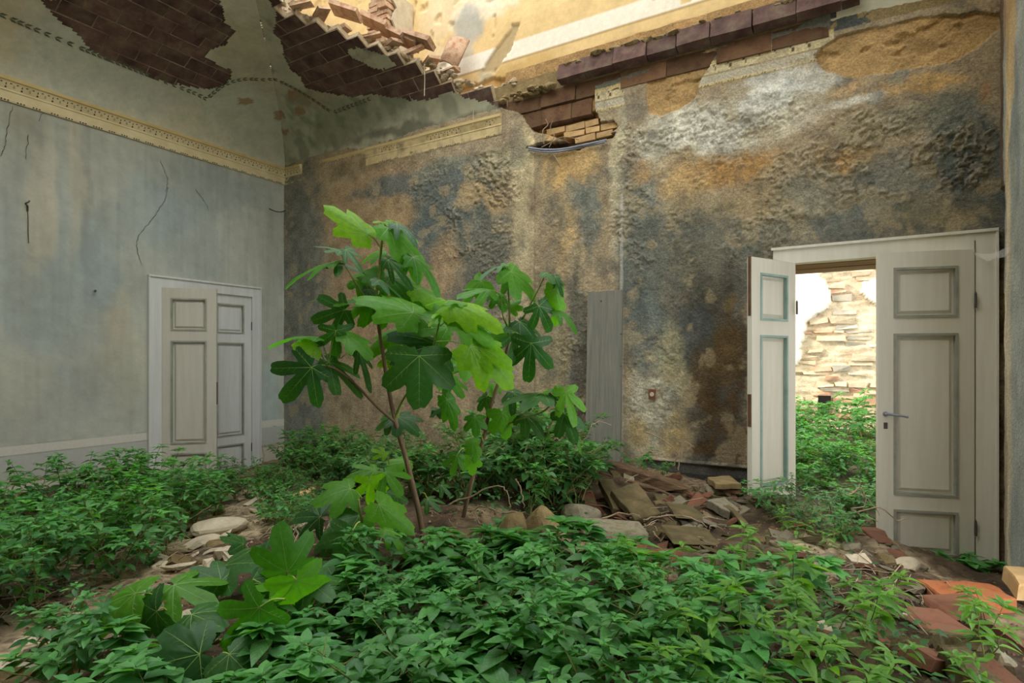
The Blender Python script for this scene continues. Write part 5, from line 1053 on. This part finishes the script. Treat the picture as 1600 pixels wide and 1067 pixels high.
# low fig suckers in front, left of the trunk
sh = empty('fig_shoot', P(560, 880, 2.6)); r2 = np.array(sh.location); tag(sh, 'low fig sucker with big hanging leaves just left of the fig trunk', 'shrub')
stem(sh, r2, 'stem', [(600, 880, 2.75), (585, 850, 2.68), (570, 825, 2.62), (563, 800, 2.6), (560, 780, 2.6)], .008, .005, 'shoot'); stem(sh, r2, 'stem', [(605, 870, 2.8), (600, 820, 2.85), (585, 770, 2.9), (560, 735, 2.95)], .007, .004, 'shoot')
put(sh, r2, [(550, 833, 524, 890, .9, 1.3, 'w', 'figdark', (562, 815), 2.5), (578, 751, 580, 797, .95, 1.0, 'b', 'figyoung', (584, 745), 2.75), (602, 738, 628, 766, .6, 1.3, 'b', 'fig', (588, 755), 2.8), (592, 788, 652, 832, .6, .9, 'e', 'fig', (570, 800), 2.6),
 (547, 764, 488, 772, .5, 1.2, 'w', 'fig', (565, 778), 2.7), (500, 808, 448, 804, .8, 1.2, 'b', 'figdark', (540, 800), 2.7), (561, 806, 516, 812, .5, 1.2, 'w', 'figdark', None, 2.66), (602, 710, 580, 699, .5, 1.0, 'b', 'figyoung', (608, 725), 2.9), (586, 735, 540, 740, .4, 1.0, 'b', 'fig', None, 2.95),
 (520, 842, 480, 852, .6, 1.4, 'w', 'figdark', (560, 825), 2.75), (602, 828, 636, 850, .3, .7, 'n', 'fig', (572, 830), 2.55), (568, 818, 590, 838, .6, 1.3, 'w', 'fig', None, 2.6), (620, 775, 600, 800, .5, 1.1, 'w', 'figdark', (600, 770), 2.85), (640, 722, 606, 712, .3, 1.0, 'w', 'fig', None, 3.05)])
sh = empty('fig_shoot', P(440, 990, 2.2)); r2 = np.array(sh.location); tag(sh, 'broad-leaved fig sucker spreading over the ground at the lower left', 'shrub')
stem(sh, r2, 'stem', [(520, 985, 2.3), (480, 950, 2.28), (450, 925, 2.28), (449, 905, 2.3)], .007, .004, 'shoot'); stem(sh, r2, 'stem', [(500, 1010, 2.2), (420, 985, 2.15), (330, 1005, 2.05), (312, 1015, 2.0)], .007, .005, 'shoot'); stem(sh, r2, 'stem', [(430, 985, 2.15), (340, 960, 2.3), (268, 960, 2.4), (258, 938, 2.42)], .006, .004, 'shoot')
put(sh, r2, [(a_, b_, c_, d_, e_, f_, g_, h_, i_, z_-.22) for (a_, b_, c_, d_, e_, f_, g_, h_, i_, z_) in [(449, 893, 440, 832, .8, 1.25, 'w', 'fig', (447, 905), 2.35), (463, 906, 484, 972, .9, 1.15, 'w', 'fig', (449, 905), 2.2), (405, 949, 326, 1034, .85, 1.0, 'b', 'fig', (445, 936), 2.05), (212, 927, 122, 941, .55, .95, 'w', 'fig', (257, 938), 2.35), (272, 914, 338, 942, .6, 1.1, 'b', 'fig', (260, 940), 2.4),
 (245, 955, 196, 996, .7, 1.2, 'w', 'figdark', (262, 955), 2.3), (312, 1022, 192, 1046, .7, 1.05, 'w', 'figdark', (318, 1030), 1.95), (314, 1008, 262, 978, .6, 1.1, 'w', 'figdark', (316, 1020), 2.0), (358, 1022, 404, 1066, .8, 1.2, 'w', 'figdark', (340, 1030), 1.95), (345, 908, 296, 882, .5, 1.2, 'w', 'figdark', None, 2.5),
 (352, 884, 404, 866, .5, 1.3, 'w', 'figdark', None, 2.6), (395, 905, 430, 930, .6, 1.2, 'w', 'figdark', (430, 935), 2.3), (478, 905, 520, 935, .6, 1.2, 'w', 'figdark', (470, 925), 2.3), (232, 930, 250, 912, .4, 1.0, 'w', 'fig', None, 2.42), (380, 850, 350, 836, .5, 1.0, 'w', 'figdark', None, 2.8), (415, 862, 380, 880, .6, 1.2, 'w', 'figdark', None, 2.6),
 (440, 920, 398, 908, .3, 1.0, 'w', 'fig', None, 2.3), (520, 905, 470, 880, .5, 1.2, 'w', 'figdark', None, 2.55), (300, 960, 350, 978, .6, 1.1, 'w', 'figdark', None, 2.1)]])

# --- weeds
def weed_leaf_data(seg=5):
    ts = np.linspace(0, 1, seg+1); v = []; uv = []
    for t in ts:
        hw = .5*.54*(math.sin(math.pi*min(1, t**.72))**.9)*(1-.25*t) if 0 < t < 1 else .004
        z = -.22*t*t+.10*t; v += [(-hw, t, z+.28*hw), (0, t, z), (hw, t, z+.28*hw)]; uv += [(-hw, t), (0, t), (hw, t)]
    f = []
    for i in range(seg): a = 3*i; f += [(a, a+1, a+4, a+3), (a+1, a+2, a+5, a+4)]
    return np.array(v), np.array(f), np.array(uv)
LV, LF, LUV = weed_leaf_data(); LV4, LF4, LUV4 = weed_leaf_data(3)
def leafy_mesh(name, mats, lv, lf, luv):
    n = len(mats); nv = len(lv); V = np.einsum('nij,kj->nki', mats[:, :3, :3], lv)+mats[:, None, :3, 3]
    F = (lf[None]+(np.arange(n)*nv)[:, None, None]).reshape(-1, 4)
    me_ = mesh(name, V.reshape(-1, 3), F, True); u = me_.uv_layers.new(name='UVMap')
    li = np.zeros(len(me_.loops), np.int32); me_.loops.foreach_get('vertex_index', li); u.data.foreach_set('uv', luv[li % nv].astype(np.float32).ravel()); return me_
def leaf_matrix(p, az, pitch, roll, L, wd=1.0):
    y = np.array([math.cos(az)*math.cos(pitch), math.sin(az)*math.cos(pitch), math.sin(pitch)]); up = np.array([0, 0, 1.]); x = np.cross(y, up); x /= np.linalg.norm(x); n = np.cross(x, y)
    x2 = x*math.cos(roll)+n*math.sin(roll); n2 = np.cross(x2, y); m = np.eye(4); m[:3, 0] = x2*L*wd; m[:3, 1] = y*L; m[:3, 2] = n2*L; m[:3, 3] = p; return m
def make_weed(seed, h, nst, spread, L0, dens, narrow=1.0, side=True):
    """stems (polylines with radii) and leaf matrices of one upright leafy weed"""
    r = random.Random(seed); stems = []; lm = []; tops = []
    for s in range(nst):
        az = r.uniform(0, 6.28); hh = h*r.uniform(.6, 1.05); ln = spread*r.uniform(.3, 1.0); pts = []; n = 7
        for i in range(n+1):
            t = i/n; o = ln*(t**1.3); pts.append(np.array([math.cos(az)*o+r.uniform(-.008, .008), math.sin(az)*o+r.uniform(-.008, .008), hh*(t-.12*t*t*ln/max(h, .1))]))
        stems.append((np.array(pts), np.linspace(.0035, .0012, n+1))); P_ = np.array(pts); k = 0; nd = max(5, int(hh/dens))
        a0 = r.uniform(0, 6)
        for j in range(nd):
            t = .22+.78*(j+.5)/nd; q = t*n; i = min(int(q), n-1); p = P_[i]*(1-(q-i))+P_[i+1]*(q-i); k += 1
            L = L0*(.65+.7*math.sin(math.pi*min(1, t*.95)))*r.uniform(.8, 1.15)
            for m_ in range(2 if t > .5 else 1):
                a = a0+2.4*k+m_*math.pi*.9
                if side and r.random() < .35 and .3 < t < .85:
                    tw = r.uniform(.04, .09); e = p+np.array([math.cos(a)*tw, math.sin(a)*tw, tw*.5]); stems.append((np.array([p, e]), np.array([.0016, .001])))
                    for m2 in range(4): lm.append(leaf_matrix(e, a+(m2-1.5)*1.1, r.uniform(-.3, .35), r.uniform(-.3, .3), L*r.uniform(.55, .8), narrow))
                else: lm.append(leaf_matrix(p, a, r.uniform(-.45, .25)-(.3 if t < .5 else 0), r.uniform(-.35, .35), L, narrow))
        for j in range(7):
            a = a0+j*2.39; lm.append(leaf_matrix(P_[-1]-np.array([0, 0, .004*j]), a, r.uniform(.05, .5)-.03*j, r.uniform(-.2, .2), L0*(.42+.10*j)*r.uniform(.9, 1.1), narrow))
        tops += [0]*(len(lm)-len(tops)-7)+[1]*7
    return stems, np.array(lm), np.array(tops)
def stem_mesh(stems, n=4):
    b2 = MB()
    for p, r in stems: b2.tube(p, r, n, cap=False)
    return b2.me('stem', True)
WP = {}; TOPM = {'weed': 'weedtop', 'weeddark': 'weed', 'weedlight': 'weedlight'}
def weed_proto(key):
    if key in WP: return WP[key]
    kind, var = key
    prm = {'tall': (.42, 4, .22, .060, .040, 1.0, True, 'weed'), 'bush': (.30, 5, .24, .055, .034, 1.0, True, 'weed'), 'rosette': (.20, 4, .19, .104, .062, 1.02, False, 'weed'),
           'thin': (.32, 2, .13, .085, .045, .62, False, 'weedlight'), 'low': (.16, 5, .16, .035, .028, 1.0, False, 'weeddark'), 'dark': (.34, 5, .26, .045, .030, 1.0, True, 'weeddark'), 'yard': (.5, 6, .32, .08, .06, 1.1, True, 'weed')}[kind]
    h, nst, sp, L0, de, na, sd, mat = prm; st, lm, tp = make_weed(var*17+len(kind)*3, h, nst, sp, L0, de, na, sd)
    sm = stem_mesh(st); sm.materials.append(M['wstem']); d = {'stem': sm, 'lm': lm, 'mat': mat}
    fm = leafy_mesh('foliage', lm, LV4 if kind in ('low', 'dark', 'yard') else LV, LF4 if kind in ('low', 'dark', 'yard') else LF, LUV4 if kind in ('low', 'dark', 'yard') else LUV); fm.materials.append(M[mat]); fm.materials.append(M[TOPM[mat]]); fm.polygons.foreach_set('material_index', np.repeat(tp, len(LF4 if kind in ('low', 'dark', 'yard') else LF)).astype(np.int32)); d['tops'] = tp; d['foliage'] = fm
    WP[key] = d; return d
single_leaf = {}
def one_leaf(mat):
    if mat not in single_leaf:
        me_ = leafy_mesh('leaf', np.eye(4)[None], LV, LF, LUV); me_.materials.append(M[mat]); single_leaf[mat] = me_
    return single_leaf[mat]
nleaf = 0
def place_weed(p, kind, name, label, group, sc=1.0, individual=False, cat='weed', lean=.12):
    global nleaf
    d = weed_proto((kind, random.randrange(5 if kind != 'rosette' else 6))); e = empty(name, p); s = sc*random.uniform(.85, 1.15); e.scale = (s, s, s)
    e.rotation_euler = (random.uniform(-lean, lean), random.uniform(-lean, lean), random.uniform(0, 6.28)); tag(e, label, cat, group)
    link('stem', d['stem'], None, e)
    if individual:
        for m, tp in zip(d['lm'], d['tops']):
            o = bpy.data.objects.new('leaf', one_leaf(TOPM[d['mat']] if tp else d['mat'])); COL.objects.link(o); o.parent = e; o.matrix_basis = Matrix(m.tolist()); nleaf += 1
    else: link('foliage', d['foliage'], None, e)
    return e
ORD = 'first second third fourth fifth sixth seventh eighth ninth tenth eleventh twelfth'.split()
def rank(made, label):
    dep = lambda o: float(np.dot(np.array(o.location)-CAM, FWD)); row = lambda o: float(np.dot(np.array(o.location)-CAM, RGT))/dep(o)
    m_ = sorted(made, key=dep); per = 9 if len(made) < 90 else 12
    for k in range(0, len(m_), per):
        for i, o in enumerate(sorted(m_[k:k+per], key=row)): o['label'] = '%s, row %s from the front, %s from left' % (label, ORD[k//per], ORD[i])
def zone(n, poly, kinds, name, label, group, sc=(.9, 1.15), ind=lambda p: False, mind=.12, cat='weed'):
    xs = [q[0] for q in poly]; ys = [q[1] for q in poly]; done = []; made = []; tries = 0
    while len(done) < n and tries < n*40:
        tries += 1; px, py = random.uniform(min(xs), max(xs)), random.uniform(min(ys), max(ys))
        if not inpoly(np.array(px), np.array(py), poly): continue
        p = on_ground(px, py)
        if not (.2 < p[0] < 7.3 and p[1] < -.15): continue
        if any(np.hypot(*(p-q)[:2]) < mind for q in done): continue
        done.append(p); p = p-np.array([0, 0, .02]); made.append(place_weed(p, random.choice(kinds), name, label, group, random.uniform(*sc), ind(p), cat))
    rank(made, label); return done
near = lambda p: np.hypot(p[0]-CAM[0], p[1]-CAM[1]) < 2.25
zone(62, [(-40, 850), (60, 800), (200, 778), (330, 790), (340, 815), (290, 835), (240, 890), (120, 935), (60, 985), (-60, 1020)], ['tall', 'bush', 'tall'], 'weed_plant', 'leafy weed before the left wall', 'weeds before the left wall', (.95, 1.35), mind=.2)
for (px, py, sc_) in [(175, 800, 1.35), (225, 790, 1.5), (258, 792, 1.3), (95, 815, 1.2)]: place_weed(on_ground(px, py), 'tall', 'tall_weed', 'tall weed standing out above the left thicket, %s from the left' % {95: 'first', 175: 'second', 225: 'third', 258: 'fourth'}[px], None, sc_)
zone(26, [(330, 760), (420, 752), (500, 765), (500, 830), (440, 850), (390, 790)], ['bush', 'dark'], 'weed_plant', 'leafy weed between left door and fig', 'weeds between the left door and the fig', (.7, 1.05), mind=.2)
zone(52, [(455, 740), (560, 735), (700, 760), (880, 750), (925, 740), (900, 815), (760, 790), (620, 790), (500, 770)], ['dark', 'dark', 'bush'], 'weed_plant', 'leafy weed behind the fig stems', 'weeds behind the fig', (1.15, 1.65), mind=.16)
zone(9, [(740, 742), (900, 735), (910, 765), (760, 770)], ['dark', 'bush', 'tall'], 'tall_weed', 'taller leafy weed behind the thinner fig stem', 'tall weeds behind the thin stem', (1.5, 2.0), mind=.1)
zone(7, [(455, 722), (560, 735), (560, 745), (455, 740)], ['tall', 'tall'], 'tall_weed', 'tall weed near the left back corner', 'tall weeds in the back corner', (1.1, 1.5), mind=.1)
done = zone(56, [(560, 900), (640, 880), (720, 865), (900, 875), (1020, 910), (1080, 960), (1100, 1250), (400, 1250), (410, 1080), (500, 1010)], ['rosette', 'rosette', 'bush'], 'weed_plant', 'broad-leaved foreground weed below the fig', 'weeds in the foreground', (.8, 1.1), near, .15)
zone(22, [(1020, 930), (1200, 890), (1330, 930), (1390, 1000), (1400, 1180), (1080, 1250)], ['thin', 'thin', 'rosette'], 'slender_weed', 'slender weed below the rubble heap', 'slender weeds in the right foreground', (.8, 1.05), near, .17)
zone(16, [(1180, 775), (1260, 775), (1330, 830), (1330, 870), (1230, 850)], ['bush', 'thin', 'dark'], 'door_weed', 'small weed before the right doorway', 'weeds before the right doorway', (.5, .8), mind=.14)
zone(9, [(90, 1010), (200, 1000), (260, 1060), (330, 1180), (60, 1180)], ['rosette', 'bush'], 'weed_plant', 'leafy weed at the lower left', 'weeds at the lower left', (.8, 1.0), lambda p: False, .14)
zone(4, [(1500, 1010), (1620, 960), (1650, 1160), (1520, 1150)], ['thin'], 'slender_weed', 'slender weed beside the splintered beam', 'weeds at the right edge', (.7, .95), near, .16)
place_weed(np.array([7.22, -.28, .03]), 'rosette', 'corner_weed', 'dark leafy weed in the corner at the foot of the right door casing', None, .95)
place_weed(np.array([5.0, -.32, .50]), 'bush', 'wall_weed', 'leafy weed at the foot of the back wall right of the leaning board', None, .75)
place_weed(np.array([5.18, -.3, .50]), 'bush', 'wall_weed', 'smaller leafy weed right of the one beside the leaning board', None, .55)
place_weed(P(905, 735, 4.6)-np.array([0, 0, .05]), 'thin', 'grass_weed', 'narrow-leaved plant growing before the lower left of the board', None, .9)
place_weed(np.array([6.42, .10, 4.38]), 'low', 'ledge_plant', 'small bright plant on the ledge where the vault bricks end', None, .9)
place_weed(np.array([7.05, .05, 4.30]), 'low', 'ledge_plant', 'small green plant on the ledge at the top right corner', None, .8)
for L_, lab in PIECES: rank(L_, lab)
yard = []
for k in range(84):
    x, y = random.uniform(5.2, 7.6), random.uniform(.85, 4.7); yard.append(place_weed(np.array([x, y, float(yh(x, y))-.03]), random.choice(['yard', 'yard', 'bush']), 'yard_weed', 'green leafy bramble in the yard beyond the right doorway', 'brambles in the yard', random.uniform(.85, 1.3), False, 'bramble', .2))
for k in range(20):
    x, y = random.uniform(6.15, 7.3), random.uniform(.3, 1.5); zz_ = float(yh(x, y)) if y > .5 else gh(x, y); yard.append(place_weed(np.array([x, y, zz_-.03]), random.choice(['bush', 'tall', 'bush']), 'yard_weed', '', 'brambles in the yard', random.uniform(.8, 1.15), False, 'bramble', .2))
rank(yard, 'bramble in the yard beyond the doorway')
# low ground cover that nobody could count
def cover(name, polys, n, L0, mat, label):
    ms = []
    for poly, share in polys:
        xs = [q[0] for q in poly]; ys = [q[1] for q in poly]; c = 0; tries = 0
        while c < n*share and tries < 9999:
            tries += 1; px, py = random.uniform(min(xs), max(xs)), random.uniform(min(ys), max(ys))
            if not inpoly(np.array(px), np.array(py), poly): continue
            p0 = on_ground(px, py); c += 1
            for q in range(9):
                p = p0+np.array([random.gauss(0, .09), random.gauss(0, .09), 0]); p[2] = gh(p[0], p[1])+random.uniform(.01, .13)
                if p[1] > -.05 or p[0] > 7.38: continue
                ms.append(leaf_matrix(p, random.uniform(0, 6.28), random.uniform(-.4, .5), random.uniform(-.4, .4), L0*random.uniform(.6, 1.3)))
    o = link(name, leafy_mesh(name, np.array(ms), LV4, LF4, LUV4), M[mat]); tag(o, label, 'undergrowth', kind='stuff')
cover('undergrowth', [([(-40, 850), (200, 778), (330, 800), (240, 900), (-60, 1000)], .2), ([(430, 745), (900, 745), (900, 830), (620, 800), (430, 800)], .3), ([(430, 950), (900, 870), (1100, 960), (1100, 1090), (380, 1090)], .3), ([(1080, 900), (1300, 880), (1450, 1000), (1450, 1090), (1100, 1090)], .2)], 420, .038, 'weeddark', 'low tangled undergrowth between the weeds all over the debris')
# --- dry twigs and bent dead stems
TW = [([(700, 790, 3.1), (735, 775, 3.1), (775, 758, 3.08), (792, 768, 3.05), (797, 792, 3.0)], 'bent dry twig arching before the weeds right of the thinner fig stem'), ([(806, 748, 3.2), (815, 765, 3.2), (818, 793, 3.15)], 'dry upright twig right of the arching one'), ([(785, 802, 3.0), (810, 800, 3.0), (830, 803, 3.0)], 'short level twig above the yellow rocks'), ([(735, 800, 3.1), (752, 791, 3.1), (768, 795, 3.05), (775, 803, 3.05)], 'thin wavy twig at the foot of the thinner fig stem'),
      ([(600, 870, 2.85), (625, 852, 2.8), (660, 858, 2.8)], 'dry twig at the foot of the main fig trunk'), ([(610, 880, 2.75), (640, 862, 2.75), (668, 878, 2.75)], 'second dry twig at the foot of the main fig trunk'), ([(620, 855, 2.9), (640, 848, 2.85), (655, 850, 2.85)], 'thin twig crossing behind the main fig trunk'), ([(890, 710, 4.3), (912, 690, 4.3), (930, 660, 4.3), (955, 664, 4.35)], 'dry curled stem in front of the leaning board'), ([(850, 730, 4.0), (880, 720, 4.0), (905, 700, 4.0)], 'dry slanting twig left of the leaning board'),
      ([(1060, 735, 4.6), (1064, 712, 4.6), (1070, 690, 4.6), (1085, 700, 4.6)], 'dry forked stem standing at the foot of the brown wall'), ([(1052, 728, 4.65), (1062, 705, 4.65), (1068, 680, 4.65), (1074, 678, 4.65)], 'second dry stem standing at the foot of the brown wall'), ([(1010, 675, 4.9), (1040, 690, 4.8), (1060, 710, 4.7)], 'thin bare twig before the wall right of the board'),
      ([(1325, 775, 3.7), (1345, 762, 3.7), (1352, 790, 3.7), (1330, 796, 3.7), (1372, 815, 3.7)], 'curled dry tendril in front of the right doorway'), ([(1340, 800, 3.6), (1375, 792, 3.6), (1400, 812, 3.6), (1420, 808, 3.6)], 'pale dry stem crossing the right door leaf low down'), ([(1388, 840, 3.6), (1410, 862, 3.6), (1425, 880, 3.6)], 'dry stem leaning on the foot of the right door leaf'), ([(1320, 765, 3.8), (1350, 775, 3.75), (1374, 805, 3.7)], 'long dry stem from the doorway to the right leaf'),
      ([(170, 812, 4.2), (215, 802, 4.1), (260, 815, 4.0), (300, 835, 3.9)], 'long dry twig across the left thicket'), ([(195, 850, 3.9), (240, 845, 3.9), (290, 815, 3.9), (330, 790, 3.9)], 'slanting dry twig by the bare plaster patch'), ([(200, 868, 3.6), (230, 850, 3.6), (275, 838, 3.6)], 'short dry twig above the bare ground at left'), ([(395, 850, 3.6), (430, 820, 3.8), (470, 800, 3.9)], 'dry twig right of the bare plaster patch'), ([(410, 838, 3.7), (450, 822, 3.7), (482, 806, 3.7)], 'second dry twig right of the bare plaster patch'), ([(0, 925, 3.2), (60, 900, 3.2), (120, 865, 3.2)], 'dry twig at the left edge of the thicket'),
      ([(408, 735, 6.0), (412, 715, 6.0), (410, 700, 6.0)], 'single dry stalk standing beside the left door casing'), ([(545, 1052, 1.95), (575, 1035, 1.95), (605, 1015, 1.95)], 'pale forked twig low in the foreground weeds'), ([(940, 810, 3.5), (968, 802, 3.5), (1000, 805, 3.45)], 'dry straw before the large leaning tile'), ([(1005, 812, 3.5), (1045, 804, 3.5), (1085, 812, 3.45), (1105, 824, 3.4)], 'long bent straw right of the large leaning tile'), ([(1020, 830, 3.35), (1032, 845, 3.3), (1040, 835, 3.3)], 'dry straw right of the pale stone block')]
for pts, lab in TW:
    q = smooth_line([P(*p) for p in pts], 5); q[1:-1] += (rng.random((len(q)-2, 3))-.5)*.012
    o = MB().tube(q, np.linspace(.0055, .0025, len(q)), 5).build('dry_twig', M['twig'], None, True); tag(o, lab, 'twig')
tg = MB()
for k in range(420):
    (px, py) = random.choice([(270, 840), (200, 905), (90, 955), (430, 830), (640, 870), (960, 815), (1050, 820), (1330, 920), (1250, 950), (30, 960), (1450, 960), (480, 850)])
    p = on_ground(px+random.gauss(0, 55), py+random.gauss(0, 22)); a = random.uniform(0, 6.28); l = random.uniform(.05, .22); d = np.array([math.cos(a)*l, math.sin(a)*l, random.uniform(-.02, .06)])
    if p[1]+d[1] > -.1 or p[0]+d[0] > 7.3: continue
    tg.tube([p+[0, 0, .02], p+d*.5+np.array([random.uniform(-.02, .02), random.uniform(-.02, .02), .03]), p+d+[0, 0, .02]], [.003, .0026, .0015], 3, cap=False)
tag(tg.build('dry_litter', M['twig']), 'dry stalks and straw littering the debris', 'litter', kind='stuff')
